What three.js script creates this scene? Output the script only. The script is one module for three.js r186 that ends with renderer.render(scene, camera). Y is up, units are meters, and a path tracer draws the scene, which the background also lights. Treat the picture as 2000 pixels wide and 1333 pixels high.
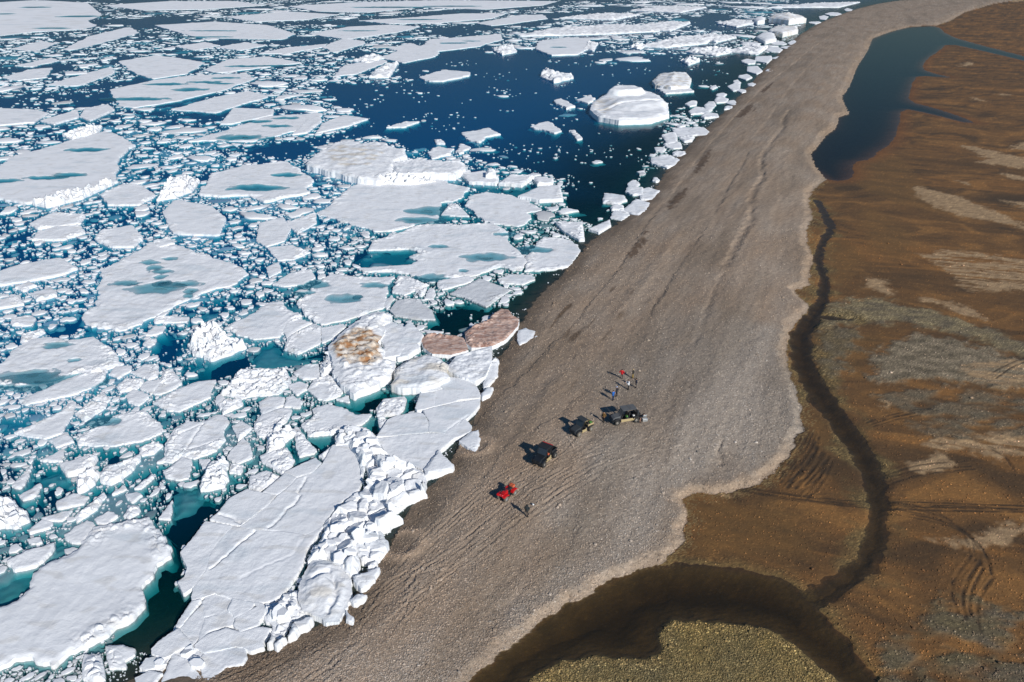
import * as THREE from 'three';
import { Sky } from 'three/addons/objects/Sky.js';
import { MarchingCubes } from 'three/addons/objects/MarchingCubes.js';
import { RoundedBoxGeometry } from 'three/addons/geometries/RoundedBoxGeometry.js';
import { mergeGeometries } from 'three/addons/utils/BufferGeometryUtils.js';

// ------------------------------------------------------------------ camera, sky, sun, exposure
const scene = new THREE.Scene();
const W = 2000, H = 1333, FOCAL = 1556, EYE = 62, PITCH = Math.atan(746.5 / FOCAL);
const camera = new THREE.PerspectiveCamera(2 * Math.atan(H / 2 / FOCAL) * 180 / Math.PI, W / H, 1, 20000);
camera.position.set(0, EYE, 0);
camera.rotation.x = -PITCH;
const SUN = new THREE.Vector3(0.489, 0.485, 0.725).normalize();
const sky = new Sky();
sky.name = 'sky';
sky.scale.setScalar(9000);
sky.material.uniforms.sunPosition.value.copy(SUN);
sky.material.uniforms.turbidity.value = 1.2;
sky.material.uniforms.rayleigh.value = 1.6;
sky.material.uniforms.mieCoefficient.value = 0.002;
sky.material.uniforms.mieDirectionalG.value = 0.8;
sky.material.uniforms.cloudCoverage.value = 0;
sky.userData.kind = 'structure';
scene.add(sky);
scene.environmentIntensity = 0.11;
const sun = new THREE.DirectionalLight(new THREE.Color().setRGB(1, 0.95, 0.88), 4.4);
sun.position.copy(SUN).multiplyScalar(400).add(new THREE.Vector3(0, 0, -160));
sun.target.position.set(0, 0, -160);
sun.castShadow = true;
sun.shadow.mapSize.set(4096, 4096);
Object.assign(sun.shadow.camera, { left: -180, right: 180, top: 180, bottom: -180, near: 10, far: 900 });
scene.add(sun, sun.target);
const renderer = new THREE.WebGLRenderer({ antialias: true });
renderer.toneMapping = THREE.LinearToneMapping;
renderer.toneMappingExposure = 1.01;
renderer.shadowMap.enabled = true;

// ------------------------------------------------------------------ helpers
let seed = 12345;
const rnd = () => { seed = (seed + 0x6d2b79f5) | 0; let t = Math.imul(seed ^ (seed >>> 15), 1 | seed); t = (t + Math.imul(t ^ (t >>> 7), 61 | t)) ^ t; return ((t ^ (t >>> 14)) >>> 0) / 4294967296; };
const rr = (a, b) => a + (b - a) * rnd();
const clamp = (x, a = 0, b = 1) => x < a ? a : x > b ? b : x;
const ss = (a, b, x) => { const t = clamp((x - a) / (b - a)); return t * t * (3 - 2 * t); };
const mix = (a, b, t) => a + (b - a) * t;
const PERM = new Uint16Array(1024), GX = new Float32Array(256), GY = new Float32Array(256);
{ const p = [...Array(256).keys()]; for (let i = 255; i > 0; i--) { const j = Math.floor(rnd() * (i + 1)); [p[i], p[j]] = [p[j], p[i]]; }
  for (let i = 0; i < 1024; i++) PERM[i] = p[i & 255];
  for (let i = 0; i < 256; i++) { const a = rnd() * 6.2832; GX[i] = Math.cos(a); GY[i] = Math.sin(a); } }
function noise(x, y) {                                   // gradient noise, about -1 .. 1
  const xf = Math.floor(x), yf = Math.floor(y), fx = x - xf, fy = y - yf, X = xf & 255, Y = yf & 255;
  const u = fx * fx * fx * (fx * (fx * 6 - 15) + 10), v = fy * fy * fy * (fy * (fy * 6 - 15) + 10);
  const a = PERM[PERM[X] + Y], b = PERM[PERM[X + 1] + Y], c = PERM[PERM[X] + Y + 1], d = PERM[PERM[X + 1] + Y + 1];
  const n0 = GX[a] * fx + GY[a] * fy, n1 = GX[b] * (fx - 1) + GY[b] * fy, n2 = GX[c] * fx + GY[c] * (fy - 1), n3 = GX[d] * (fx - 1) + GY[d] * (fy - 1);
  const p = n0 + u * (n1 - n0), q = n2 + u * (n3 - n2);
  return (p + v * (q - p)) * 1.5;
}
const fbm = (x, y, o = 4) => { let s = 0, a = 0.5; for (let i = 0; i < o; i++) { s += a * noise(x, y); x = x * 2.03 + 17.3; y = y * 2.03 + 9.1; a *= 0.5; } return s; };
const hash = (i, j) => { let h = Math.imul(i, 374761393) + Math.imul(j, 668265263) | 0; h = Math.imul(h ^ (h >>> 13), 1274126177); return ((h ^ (h >>> 16)) >>> 0) / 4294967296; };
function worley(x, y) {                                  // [distance to nearest cell point, cell x, cell y, id, edge distance]
  const xi = Math.floor(x), yi = Math.floor(y); let d1 = 9, d2 = 9, cx = 0, cy = 0, id = 0;
  for (let j = -1; j <= 1; j++) for (let i = -1; i <= 1; i++) {
    const px = xi + i + hash(xi + i, yi + j), py = yi + j + hash(xi + i + 71, yi + j + 37), d = Math.hypot(px - x, py - y);
    if (d < d1) { d2 = d1; d1 = d; cx = px; cy = py; id = hash(xi + i + 913, yi + j + 117); } else if (d < d2) d2 = d;
  }
  return [d1, cx, cy, id, d2 - d1];
}
const lin = (v) => { v /= 255; return v <= 0.04045 ? v / 12.92 : ((v + 0.055) / 1.055) ** 2.4; };
const C = (r, g, b) => [lin(r), lin(g), lin(b)];         // an sRGB colour as linear base colour
const mixc = (a, b, t) => { t = clamp(t); return [a[0] + (b[0] - a[0]) * t, a[1] + (b[1] - a[1]) * t, a[2] + (b[2] - a[2]) * t]; };
const sP = Math.sin(PITCH), cP = Math.cos(PITCH);
function ground(px, py, h = 0) {                         // the point of the level plane y = h that the survey photograph shows at a pixel
  const xr = (px - W / 2) / FOCAL, yr = -(py - H / 2) / FOCAL, dy = -sP + yr * cP, dz = -cP - yr * sP, t = (h - EYE) / Math.min(dy, -0.012);
  return [xr * t, dz * t];
}
const P2 = (s, h = 0) => s.trim().split(/\s+/).map((q) => { const [a, b] = q.split(',').map(Number); return ground(a, b, h); });
const reach = (x, z) => Math.hypot(x, z, EYE);
function inPoly(p, x, z) { let c = false; for (let i = 0, j = p.length - 1; i < p.length; j = i++) { const a = p[i], b = p[j]; if ((a[1] > z) !== (b[1] > z) && x < (b[0] - a[0]) * (z - a[1]) / (b[1] - a[1]) + a[0]) c = !c; } return c; }
function segDist2(x, z, a, b) { const dx = b[0] - a[0], dz = b[1] - a[1], t = clamp(((x - a[0]) * dx + (z - a[1]) * dz) / (dx * dx + dz * dz + 1e-9)), ex = x - a[0] - dx * t, ez = z - a[1] - dz * t; return ex * ex + ez * ez; }
function lineDist(p, x, z, closed) { let m = 1e18; for (let i = closed ? 0 : 1, j = closed ? p.length - 1 : 0; i < p.length; j = i++) { const d = segDist2(x, z, p[j], p[i]); if (d < m) m = d; } return Math.sqrt(m); }
const sdf = (p, x, z) => { const d = lineDist(p, x, z, true); return inPoly(p, x, z) ? d : -d; };   // positive inside
function boxOf(p, m = 0) { let a = 1e9, b = -1e9, c = 1e9, d = -1e9; for (const [x, z] of p) { a = Math.min(a, x); b = Math.max(b, x); c = Math.min(c, z); d = Math.max(d, z); } return [a - m, b + m, c - m, d + m]; }
const inBox = (b, x, z) => x > b[0] && x < b[1] && z > b[2] && z < b[3];
function smooth(p, closed) { const o = [], n = p.length; for (let i = 0; i < (closed ? n : n - 1); i++) { const a = p[i], b = p[(i + 1) % n]; o.push([a[0] * 0.75 + b[0] * 0.25, a[1] * 0.75 + b[1] * 0.25], [a[0] * 0.25 + b[0] * 0.75, a[1] * 0.25 + b[1] * 0.75]); } if (!closed) { o.unshift(p[0]); o.push(p[n - 1]); } return o; }
const taken = new Map();
const numbered = (n) => { const k = taken.get(n) ?? 0; taken.set(n, k + 1); return k ? n + '_' + String(k).padStart(3, '0') : n; };
function tag(o, label, category, group, kind) { Object.assign(o.userData, label ? { label } : {}, category ? { category } : {}, group ? { group } : {}, kind ? { kind } : {}); return o; }
function mesh(name, geo, mat, parent) { const m = new THREE.Mesh(geo, mat); m.name = parent ? name : numbered(name); m.castShadow = m.receiveShadow = true; (parent ?? scene).add(m); return m; }
function geo(pos, idx, col, uv) { const g = new THREE.BufferGeometry(); g.setAttribute('position', new THREE.BufferAttribute(pos instanceof Float32Array ? pos : new Float32Array(pos), 3)); if (col) g.setAttribute('color', new THREE.BufferAttribute(col instanceof Float32Array ? col : new Float32Array(col), 3)); if (uv) g.setAttribute('uv', new THREE.BufferAttribute(uv instanceof Float32Array ? uv : new Float32Array(uv), 2)); g.setIndex(idx); g.computeVertexNormals(); return g; }
function tile(n, f, srgb) {                              // a seamless grey texture from f(u, v) in 0 .. 1
  const d = new Uint8Array(n * n * 4);
  for (let j = 0; j < n; j++) for (let i = 0; i < n; i++) { const v = clamp(f(i, j)) * 255, k = (j * n + i) * 4; d[k] = d[k + 1] = d[k + 2] = v; d[k + 3] = 255; }
  const t = new THREE.DataTexture(d, n, n); t.wrapS = t.wrapT = THREE.RepeatWrapping; t.magFilter = THREE.LinearFilter; t.minFilter = THREE.LinearMipmapLinearFilter; t.generateMipmaps = true; if (srgb) t.colorSpace = THREE.SRGBColorSpace; t.needsUpdate = true; return t;
}
function pnoise(x, y, per) {                             // value noise that repeats after per cells
  const xi = Math.floor(x), yi = Math.floor(y), fx = x - xi, fy = y - yi, u = fx * fx * (3 - 2 * fx), v = fy * fy * (3 - 2 * fy), m = (k) => ((k % per) + per) % per;
  const a = hash(m(xi), m(yi) + per * 7), b = hash(m(xi + 1), m(yi) + per * 7), c = hash(m(xi), m(yi + 1) + per * 7), d = hash(m(xi + 1), m(yi + 1) + per * 7);
  return a + u * (b - a) + v * (c + u * (d - c) - a - u * (b - a));
}
const pf = (i, j, n, per, oct) => { let s = 0, a = 0.5, w = 0; for (let o = 0; o < oct; o++) { s += a * pnoise(i / n * per, j / n * per, per); w += a; a *= 0.6; per *= 2; } return s / w; };

// ------------------------------------------------------------------ materials
const std = (o) => new THREE.MeshStandardMaterial(o);
const rgb = (r, g, b) => new THREE.Color().setRGB(r, g, b);
const gravelBump = tile(1024, (i, j) => 0.75 * pf(i, j, 1024, 128, 3) + 0.25 * pf(i, j, 1024, 16, 3));
const gravelTint = tile(2048, (i, j) => { const s = hash(i >> 1, j >> 1); return 0.72 + 0.36 * (pf(i, j, 2048, 512, 2) - 0.5) + 0.2 * (pf(i, j, 2048, 64, 3) - 0.5) + (s > 0.985 ? 0.25 : s < 0.03 ? -0.2 : 0); }, false);
const snowBump = tile(1024, (i, j) => 0.55 * pf(i, j, 1024, 24, 4) + 0.45 * pf(i, j, 1024, 96, 3));
const waveBump = tile(1024, (i, j) => 0.7 * pf(i, j, 1024, 24, 4) + 0.3 * pf(i * 1.0, j, 1024, 8, 2));
const M = {
  gravel: std({ name: 'gravel', vertexColors: true, map: gravelTint, bumpMap: gravelBump, bumpScale: 0.05, roughness: 0.95 }),
  snow: std({ name: 'snow', vertexColors: true, bumpMap: snowBump, bumpScale: 0.04, roughness: 0.8 }),
  ice: std({ name: 'ice', vertexColors: true, roughness: 0.6 }),
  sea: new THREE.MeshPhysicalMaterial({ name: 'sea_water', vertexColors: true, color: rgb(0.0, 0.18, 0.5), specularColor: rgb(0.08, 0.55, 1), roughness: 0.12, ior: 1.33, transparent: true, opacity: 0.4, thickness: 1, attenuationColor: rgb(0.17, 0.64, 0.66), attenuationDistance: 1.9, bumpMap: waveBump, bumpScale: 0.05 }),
  pond: new THREE.MeshPhysicalMaterial({ name: 'melt_water', color: rgb(0.08, 0.27, 0.36), roughness: 0.08, ior: 1.33, transparent: true, opacity: 0.32, thickness: 1, attenuationColor: rgb(0.16, 0.58, 0.68), attenuationDistance: 1.7 }),
  lagoon: new THREE.MeshPhysicalMaterial({ name: 'lagoon_water', color: rgb(0.03, 0.03, 0.028), roughness: 0.1, ior: 1.33, transparent: true, opacity: 0.4, thickness: 1, attenuationColor: rgb(0.55, 0.46, 0.30), attenuationDistance: 2.0, bumpMap: waveBump, bumpScale: 0.02 }),
};
// ------------------------------------------------------------------ the lie of the land
const SHORE = smooth(P2('150,1420 240,1345 330,1290 480,1292 560,1262 640,1218 690,1165 745,1095 790,1015 832,962 880,905 905,862 935,795 955,752 975,702 1000,667 1022,627 1050,582 1092,545 1130,502 1152,470 1195,447 1232,420 1275,382 1302,330 1345,286 1380,252 1420,215 1460,172 1495,132 1530,97 1570,62 1620,36 1690,12 1760,0 1900,-14'));
const SPITEDGE = (P2('820,1430 905,1340 960,1290 1010,1250 1065,1210 1130,1170 1200,1130 1260,1108 1300,1095 1325,1070 1340,1030 1345,1010 1330,975 1360,965 1400,967 1450,957 1500,935 1530,905 1550,870 1570,830 1560,780 1545,740 1535,690 1545,640 1570,615 1585,600 1565,582 1552,568 1580,557 1583,535 1583,520 1591,502 1578,480 1577,450 1588,422 1580,400 1585,375 1615,350 1592,322 1585,300 1602,282 1613,265 1634,250 1640,228 1660,222 1645,190 1662,165 1675,130 1698,95 1705,75 1740,62 1780,52 1830,50 1858,40 1885,24 1940,8 2000,-2 2300,-16', 0.1));
const SPIT = [...SHORE, ...[...SPITEDGE].reverse()];
const LAGOON = smooth(P2('1705,75 1740,62 1780,52 1830,50 1850,70 1920,90 2100,135 2100,142 1920,99 1850,84 1832,100 1805,117 1798,135 1830,146 1862,152 1790,147 1780,160 1775,178 1770,198 1830,213 1905,240 1880,238 1820,222 1757,210 1752,250 1738,280 1715,292 1698,310 1660,316 1664,345 1640,353 1615,350 1560,320 1560,300 1580,270 1630,240 1630,190 1650,150 1690,90', 0), true);
const POOL = smooth(P2('840,1420 905,1340 1010,1250 1130,1168 1260,1106 1330,1104 1400,1109 1470,1115 1530,1138 1572,1163 1600,1195 1645,1240 1690,1300 1740,1380 1760,1440 1720,1440 1650,1340 1590,1290 1540,1246 1480,1219 1400,1214 1350,1208 1300,1216 1281,1240 1284,1268 1270,1283 1150,1276 1100,1289 1050,1311 1000,1345 900,1440', 0), true);
const SHOAL = smooth(P2('900,1440 1000,1345 1050,1311 1100,1289 1150,1276 1270,1283 1284,1268 1281,1240 1300,1216 1350,1208 1400,1214 1480,1219 1540,1246 1590,1290 1650,1340 1720,1440', 0), true);
// stream bed: centre line with half width in metres
const STREAM = [['1596,392', 0.6], ['1612,420', 1.6], ['1625,445', 1.2], ['1604,480', 0.9], ['1598,510', 0.7], ['1612,550', 0.9], ['1606,590', 1.2], ['1586,622', 1.9], ['1564,660', 2.1], ['1565,700', 2.2], ['1585,745', 2.2], ['1614,790', 2.1], ['1650,838', 2.0], ['1690,900', 1.7], ['1710,950', 1.3], ['1716,1000', 1.0], ['1712,1050', 1.15], ['1695,1100', 1.15], ['1650,1140', 1.15], ['1600,1165', 1.3], ['1560,1175', 1.8]].map(([p, w]) => [...P2(p)[0], w]);
const GULLY = P2('1588,618 1610,620 1635,623 1662,624');
const poly = (s, m = 2) => { const p = smooth(P2(s, 0.1), true); return { p, b: boxOf(p, m + 3) }; };
const TAN = ['1774,371 1797,362 1846,376 1902,392 1948,413 2000,437 2100,470 2100,480 1958,437 1895,429 1846,413 1804,392', '1870,285 1912,285 1965,301 2010,308 2100,318 2100,345 2010,330 1948,324 1895,317 1930,315 1902,297', '1937,338 2005,343 2080,352 2080,362 2005,354 1965,348', '1951,387 2005,395 2080,405 2080,425 2005,410 1972,399', '1864,129 1888,121 1909,122 1895,131', '1888,189 1916,191 1937,198 1909,199', '1937,182 1982,185 1965,189', '1967,290 1990,278 2025,280 2025,290 1983,294', '1856,346 1902,360 1892,366', '1677,552 1698,541 1730,545 1734,559 1755,576 1720,573 1688,562', '1787,590 1801,580 1847,585 1892,601 1935,629 1899,622 1829,597', '1797,502 1822,485 1899,491 2085,516 2085,566 1935,573 1882,566 1850,535', '1878,717 1952,694 2085,712 2085,763 1935,753 1885,746', '1720,784 1744,784 1751,795 1730,804', '1777,922 1797,903 1825,887 1850,888 1871,906 1846,924', '1786,860 1868,850 2085,850 2085,885 1963,895 1917,892 1853,881 1790,874', '1807,1053 1825,1050 1868,1059 1903,1048 2005,1018 2085,1000 2085,1030 2005,1045 1938,1073 1885,1069 1832,1076 1825,1066', '1390,968 1425,962 1460,965 1445,972 1405,977', '1965,5 1990,-4 2040,-6 2000,3'].map((s) => poly(s));
const BARS = ['1617,612 1631,590 1667,580 1723,585 1794,601 1899,633 2085,695 2085,735 1917,668 1829,643 1723,629 1635,640 1593,643', '1704,707 1730,672 1794,654 1864,661 1935,686 2085,720 2085,770 1829,746 1705,753', '1716,774 1751,763 1899,760 2085,780 2085,870 1794,869 1787,816 1723,791', '1775,1195 1830,1180 1880,1170 1960,1200 2085,1180 2085,1420 1760,1420 1700,1310 1740,1240', '1600,640 1640,640 1690,650 1660,690 1640,760 1605,740 1590,690'].map((s) => poly(s, 4));
const OCHRE = ['1335,980 1400,975 1470,968 1540,980 1590,1010 1600,1070 1560,1110 1480,1105 1400,1098 1320,1092 1345,1040', '1610,660 1670,645 1780,652 1700,690 1690,760 1650,730 1620,700', '1600,640 1560,860 1600,900 1640,860', '1670,395 1740,420 1800,470 1770,520 1690,480', '1600,470 1690,470 1690,540 1630,560 1610,520', '1640,320 1700,310 1760,300 1800,350 1900,430 1750,400 1660,360'].map((s) => poly(s, 4));
const GREYZONE = { p: P2('1250,690 1400,630 1545,630 1575,780 1570,860 1500,940 1340,975 1350,1040 1270,1110 1010,1250 900,1345 760,1345 1000,1220 1180,1080 1150,960 1180,850 1230,780', 1) };
GREYZONE.b = boxOf(GREYZONE.p, 14);
// beach creases: [line, kind, width m, height m]; a step falls towards the sea side, a trough is a groove, a berm a ridge
const CREASES = [
  ['1636,63 1580,98 1545,129 1496,164 1454,206 1415,248 1384,280 1342,336 1300,392', 'step', 0.8, 0.36],
  ['923,823 958,781 1004,746 1036,717 1064,682 1099,654 1135,619 1159,580 1200,541 1238,480 1262,440 1300,392', 'step', 0.55, 0.3],
  ['1541,217 1527,238 1531,252 1510,273 1500,290 1489,301 1485,329 1491,350 1475,367 1464,388 1468,413 1462,440 1450,455 1437,481 1427,502 1416,520', 'trough', 1.4, 0.42],
  ['1410,540 1392,575 1374,622 1366,650 1356,675', 'trough', 0.9, 0.16],
  ['1401,413 1415,388 1429,357 1450,329 1463,301', 'step', 0.7, 0.32],
  ['1275,610 1300,569 1328,523 1353,488 1378,449', 'step', 0.7, 0.3],
  ['1059,831 1089,809 1113,789 1138,774 1158,754 1187,732', 'step', 0.6, 0.16],
  ['938,942 955,923 972,891 990,861 1014,841', 'step', 0.35, 0.12],
  ['1320,460 1290,510 1255,560 1215,600 1190,640 1150,680 1110,730 1080,760 1050,800', 'berm', 1.6, 0.16],
  ['1600,110 1560,150 1530,190 1495,240 1470,270', 'step', 1.2, 0.3],
  ['1030,690 1050,650 1075,600 1100,560', 'step', 0.5, 0.12],
  ['1408,850 1405,868 1408,890 1411,905', 'trough', 0.5, 0.2],
  ['1510,770 1525,760 1530,790 1522,815', 'trough', 0.8, 0.06],
  ['1000,1130 1030,1105 1060,1090 1110,1070 1130,1040', 'step', 0.5, 0.12],
  ['1030,1150 1000,1160 965,1185', 'step', 0.5, 0.12],
].map(([s, kind, w, h]) => { const p = smooth(smooth(P2(s, 1.2))); return { p, kind, w, h, b: boxOf(p, w * 5) }; });
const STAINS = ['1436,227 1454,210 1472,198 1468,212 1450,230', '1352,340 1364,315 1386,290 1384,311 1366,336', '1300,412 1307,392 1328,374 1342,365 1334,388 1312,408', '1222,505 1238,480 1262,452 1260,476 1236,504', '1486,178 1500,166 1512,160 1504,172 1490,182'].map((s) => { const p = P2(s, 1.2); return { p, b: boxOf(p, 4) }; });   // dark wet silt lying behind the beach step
// the sandy collars pushed up round stranded ice
const COLLARS = [['927,868', 2.2], ['786,1058', 2.3], ['985,560', 1.2]].map(([s, r]) => [...P2(s, 0.8)[0], r]);
// wheel ruts: on the beach they fan out from the parked vehicles
const RUTS = [];
for (let k = 0; k < 60; k++) {
  const t = k / 59, jx = rr(-10, 10), a = [mix(420, 640, t) + jx * 2, mix(1335, 1345, t) + rr(-20, 10)], b = [mix(690, 800, t) + jx, mix(1165, 1190, t) + rr(-12, 12)], c = [mix(895, 1010, t) + rr(-9, 9), mix(985, 1035, t) + rr(-10, 10)], d = [mix(1015, 1180, t) + rr(-9, 9), mix(885, 930, t) + rr(-8, 8)], e = [d[0] + mix(40, 150, t), d[1] - mix(25, 60, t)];
  let pts = [a, b, c, d, e]; const i0 = rnd() < 0.45 ? 1 : 0, i1 = rnd() < 0.5 ? 4 : 5; pts = pts.slice(i0, i1);
  if (rnd() < 0.4) pts = pts.map((q, i) => [q[0] + (i % 2 ? 14 : -10), q[1] + (i % 2 ? 10 : -12)]);
  const line = smooth(smooth(pts.map((q) => ground(q[0], q[1], 1.1))));
  RUTS.push({ p: line, w: rr(0.1, 0.16), h: rr(0.015, 0.04), b: boxOf(line, 0.8) });
}
for (const s of ['640,1290 690,1220 760,1120 850,1100 900,1060', '600,1260 700,1190 705,1130 740,1110', '820,1190 790,1140 835,1100 900,1085', '760,1240 800,1180 810,1120', '1100,860 1118,885 1128,915', '1105,850 1125,880 1135,905']) for (const o of [0, 6]) { const line = smooth(smooth(P2(s, 1.1).map(([x, z]) => [x + o * 0.08, z + o * 0.14]))); RUTS.push({ p: line, w: 0.15, h: 0.06, b: boxOf(line, 0.8) }); }
const MUDRUTS = [];                                      // dark ruts pressed into the wet flat
for (const [s, n, gap] of [['1440,955 1500,966 1600,980 1708,988 1800,990 1882,992 2080,998', 9, 1.9], ['1520,935 1548,900 1572,868 1580,840', 11, 4.6], ['1560,960 1590,930 1615,890', 8, 5], ['1740,992 1830,1010 1880,1035 1915,1070 1925,1110', 6, 6], ['1730,940 1800,920 1900,912', 3, 8], ['1700,830 1760,812 1830,805', 4, 4], ['1920,870 1965,890 1985,920', 2, 8], ['1925,1110 1900,1150 1890,1180 1905,1230', 4, 10], ['1940,740 1975,720 2010,705', 2, 8]])
  for (let k = 0; k < n; k++) { const p = smooth(smooth(P2(s, 0.1).map(([x, z], i) => { const [x2, z2] = ground(1700, 980 + (k - n / 2) * gap, 0.1), [, z0] = ground(1700, 980, 0.1); return [x + (k - n / 2) * gap * 0.03 + rr(-0.3, 0.3), z + (z2 - z0) + rr(-0.3, 0.3)]; }))); MUDRUTS.push({ p, w: rr(0.1, 0.2), h: rr(0.03, 0.06), b: boxOf(p, 1) }); }

const nearSeg = (p, x, z) => { let m = 1e18, side = 0; for (let i = 1; i < p.length; i++) { const a = p[i - 1], b = p[i], d = segDist2(x, z, a, b); if (d < m) { m = d; side = (b[0] - a[0]) * (z - a[1]) - (b[1] - a[1]) * (x - a[0]); } } return [Math.sqrt(m), side]; };
const runs = (p, k = 10) => { const o = []; for (let i = 0; i < p.length - 1; i += k) { const q = p.slice(i, i + k + 1); o.push({ q, b: boxOf(q) }); } return o; };
const SHORE_R = runs(SHORE), EDGE_R = runs(SPITEDGE);
function runDist(rs, x, z) { let m = 1e18; for (const r of rs) { const dx = Math.max(r.b[0] - x, 0, x - r.b[1]), dz = Math.max(r.b[2] - z, 0, z - r.b[3]); if (dx * dx + dz * dz < m) for (let i = 1; i < r.q.length; i++) { const d = segDist2(x, z, r.q[i - 1], r.q[i]); if (d < m) m = d; } } return Math.sqrt(m); }
const SEAEND = [...SHORE, [9000, -9000], [-9000, -9000], [-9000, 500], [SHORE[0][0], 500]];
const LAGOON_B = boxOf(LAGOON, 30), POOL_B = boxOf(POOL, 12), SHOAL_B = boxOf(SHOAL, 6);
function land(x, z) {                                    // everything known about one spot of the ground
  const o = { h: 0, c: null, zone: 'sea' };
  const wx = x + 0.5 * noise(x * 0.45, z * 0.45) + 0.18 * noise(x * 1.7, z * 1.7), wz = z + 0.5 * noise(x * 0.45 + 40, z * 0.45) + 0.18 * noise(x * 1.7 + 9, z * 1.7);
  const far = clamp((reach(x, z) - 90) / 500);
  const dS = runDist(SHORE_R, wx, wz), onSpit = inPoly(SPIT, wx, wz);
  if (!onSpit && inPoly(SEAEND, wx, wz)) {
    o.h = Math.max(-0.05 * dS - 0.0045 * dS * dS, -9) + 0.06 * noise(x * 0.5, z * 0.5);
    o.c = mixc(C(100, 90, 76), C(80, 74, 62), ss(0, 14, dS) + 0.3 * noise(x * 0.8, z * 0.8));
    if (dS < 20) { const w = fbm(x * 0.22 + 5, z * 0.22, 3); if (w > 0.24) o.c = mixc(o.c, C(40, 40, 30), (w - 0.24) * 9); }
    o.dS = -dS; return o;
  }
  const dL = runDist(EDGE_R, wx, wz);
  if (onSpit) {
    o.zone = 'spit'; o.dS = dS; o.dL = dL;
    const rise = 1.35 * (1 - Math.exp(-dS / 6)) + 0.25 * ss(8, 30, dS);
    let h = 0.02 + rise * (0.42 * ss(0, 1.3 + far * 4, dL) + 0.58 * ss(0, 16, dL)) + 0.02;
    const along = x * 0.4 - z * 0.917, across = x * 0.917 + z * 0.4, inner = ss(0.5, 5, dS) * ss(0.5, 4, dL);
    h += inner * (0.09 * noise(across * 0.28, along * 0.05) + 0.06 * noise(across * 0.7 + 7, along * 0.13) + 0.035 * noise(x * 0.9, z * 0.9));
    const dimple = ss(0.15, 0.6, noise(x * 0.09 + 3, z * 0.09 + 8) + 0.35);
    h += inner * dimple * 0.028 * noise(x * 2.6, z * 2.6) + inner * 0.03 * noise(x * 1.4 + 30, z * 1.4);
        for (const k of CREASES) if (inBox(k.b, x, z)) {
      const [d0, side] = nearSeg(k.p, wx, wz), d = side > 0 ? d0 : -d0, jag = 1 + 0.6 * noise(x * 0.35 + 11, z * 0.35), w = k.w * jag;
      if (k.kind === 'step') h -= k.h * (0.6 + 0.5 * noise(x * 0.15, z * 0.15)) * (ss(-w * 0.5, w * 0.5, -d) * Math.exp(-Math.max(0, -d) / (w * 3.2)));
      else if (k.kind === 'trough') h -= k.h * (0.75 + 0.5 * noise(x * 0.2, z * 0.2)) * (d > 0 ? ss(w * 0.9, 0, d) : ss(-w * 1.3, 0, d));
      else h += k.h * Math.exp(-((d / w) ** 2));
    }
    for (const [cx, cz, r] of COLLARS) { const d = Math.hypot(x - cx, z - cz); h += 0.22 * Math.exp(-(((d - r) / 0.7) ** 2)); }
    let rut = 0;
    for (const k of RUTS) if (inBox(k.b, x, z)) { const d = lineDist(k.p, x + 0.12 * noise(x * 0.8, z * 0.8), z + 0.12 * noise(x * 0.8 + 5, z * 0.8)); if (d < 0.8) rut += k.h * ss(-0.45, 0.15, noise(x * 0.13 + k.h * 3000, z * 0.13)) * (0.55 * Math.exp(-(((d - 0.3) / 0.16) ** 2)) - Math.exp(-((d / k.w) ** 2))); }
    h += clamp(rut, -0.13, 0.08);
    o.h = h;
    // colour of the shingle
    let g = 0.30 + 0.5 * fbm(x * 0.06, z * 0.06, 3) + 0.25 * noise(across * 0.3 + 60, along * 0.05);
    if (inBox(GREYZONE.b, x, z)) g += 0.85 * ss(-9, 6, sdf(GREYZONE.p, x, z) + 4 * noise(x * 0.15, z * 0.15));
    let c = mixc(C(137, 121, 105), C(144, 136, 127), g);
    c = mixc(c, C(118, 105, 91), 0.55 * ss(0.05, 0.5, fbm(across * 0.12 + 20, along * 0.03 + 3, 3) + 0.12));
    c = mixc(c, C(104, 95, 84), 0.5 * ss(0.05, 0.45, fbm(across * 0.06 + 70, along * 0.012 + 2, 3)));
    const wet = ss(5.5, 0.5, dS + 2.0 * noise(x * 0.12, z * 0.12)); c = mixc(c, C(96, 84, 71), 0.75 * wet);
    c = mixc(c, C(150, 131, 111), 0.6 * ss(2.4 + far * 5, 0.2, dL + 0.8 * noise(x * 0.5, z * 0.5)) * ss(-0.35, 0.2, noise(along * 0.03, 5)));
    if (dS > 6 && dS < 26) { const s = fbm(across * 0.35 + 90, along * 0.06 + 31, 3); c = mixc(c, C(92, 78, 64), ss(0.22, 0.42, s) * ss(26, 12, dS) * ss(-0.1, 0.4, noise(along * 0.012 + 31, 9))); }
    for (const [cx, cz, r] of COLLARS) { const d = Math.hypot(x - cx, z - cz); c = mixc(c, C(158, 140, 122), 0.7 * Math.exp(-(((d - r) / 0.7) ** 2))); }
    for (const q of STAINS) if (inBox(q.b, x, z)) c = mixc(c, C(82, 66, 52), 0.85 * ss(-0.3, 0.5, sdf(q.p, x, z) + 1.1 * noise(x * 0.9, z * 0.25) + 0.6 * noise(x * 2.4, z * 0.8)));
    const sp = hash(Math.floor(x * 7), Math.floor(z * 7)), stone = sp > 0.955 ? 0.42 : sp < 0.09 ? -0.28 : (sp - 0.5) * 0.22;
    const k = 1 + stone * (0.55 + 0.45 * g); o.c = [c[0] * k, c[1] * k, c[2] * k];
    return o;
  }
  // the tidal flat behind the spit
  o.zone = 'flat'; o.dL = -dL;
  let h = 0.09 + 0.05 * noise(x * 0.06, z * 0.06) + 0.03 * noise(x * 0.2, z * 0.3) + 0.015 * noise(x * 1.1, z * 1.1);
  const sx = x * 0.05, sz = z * 0.018;
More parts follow.
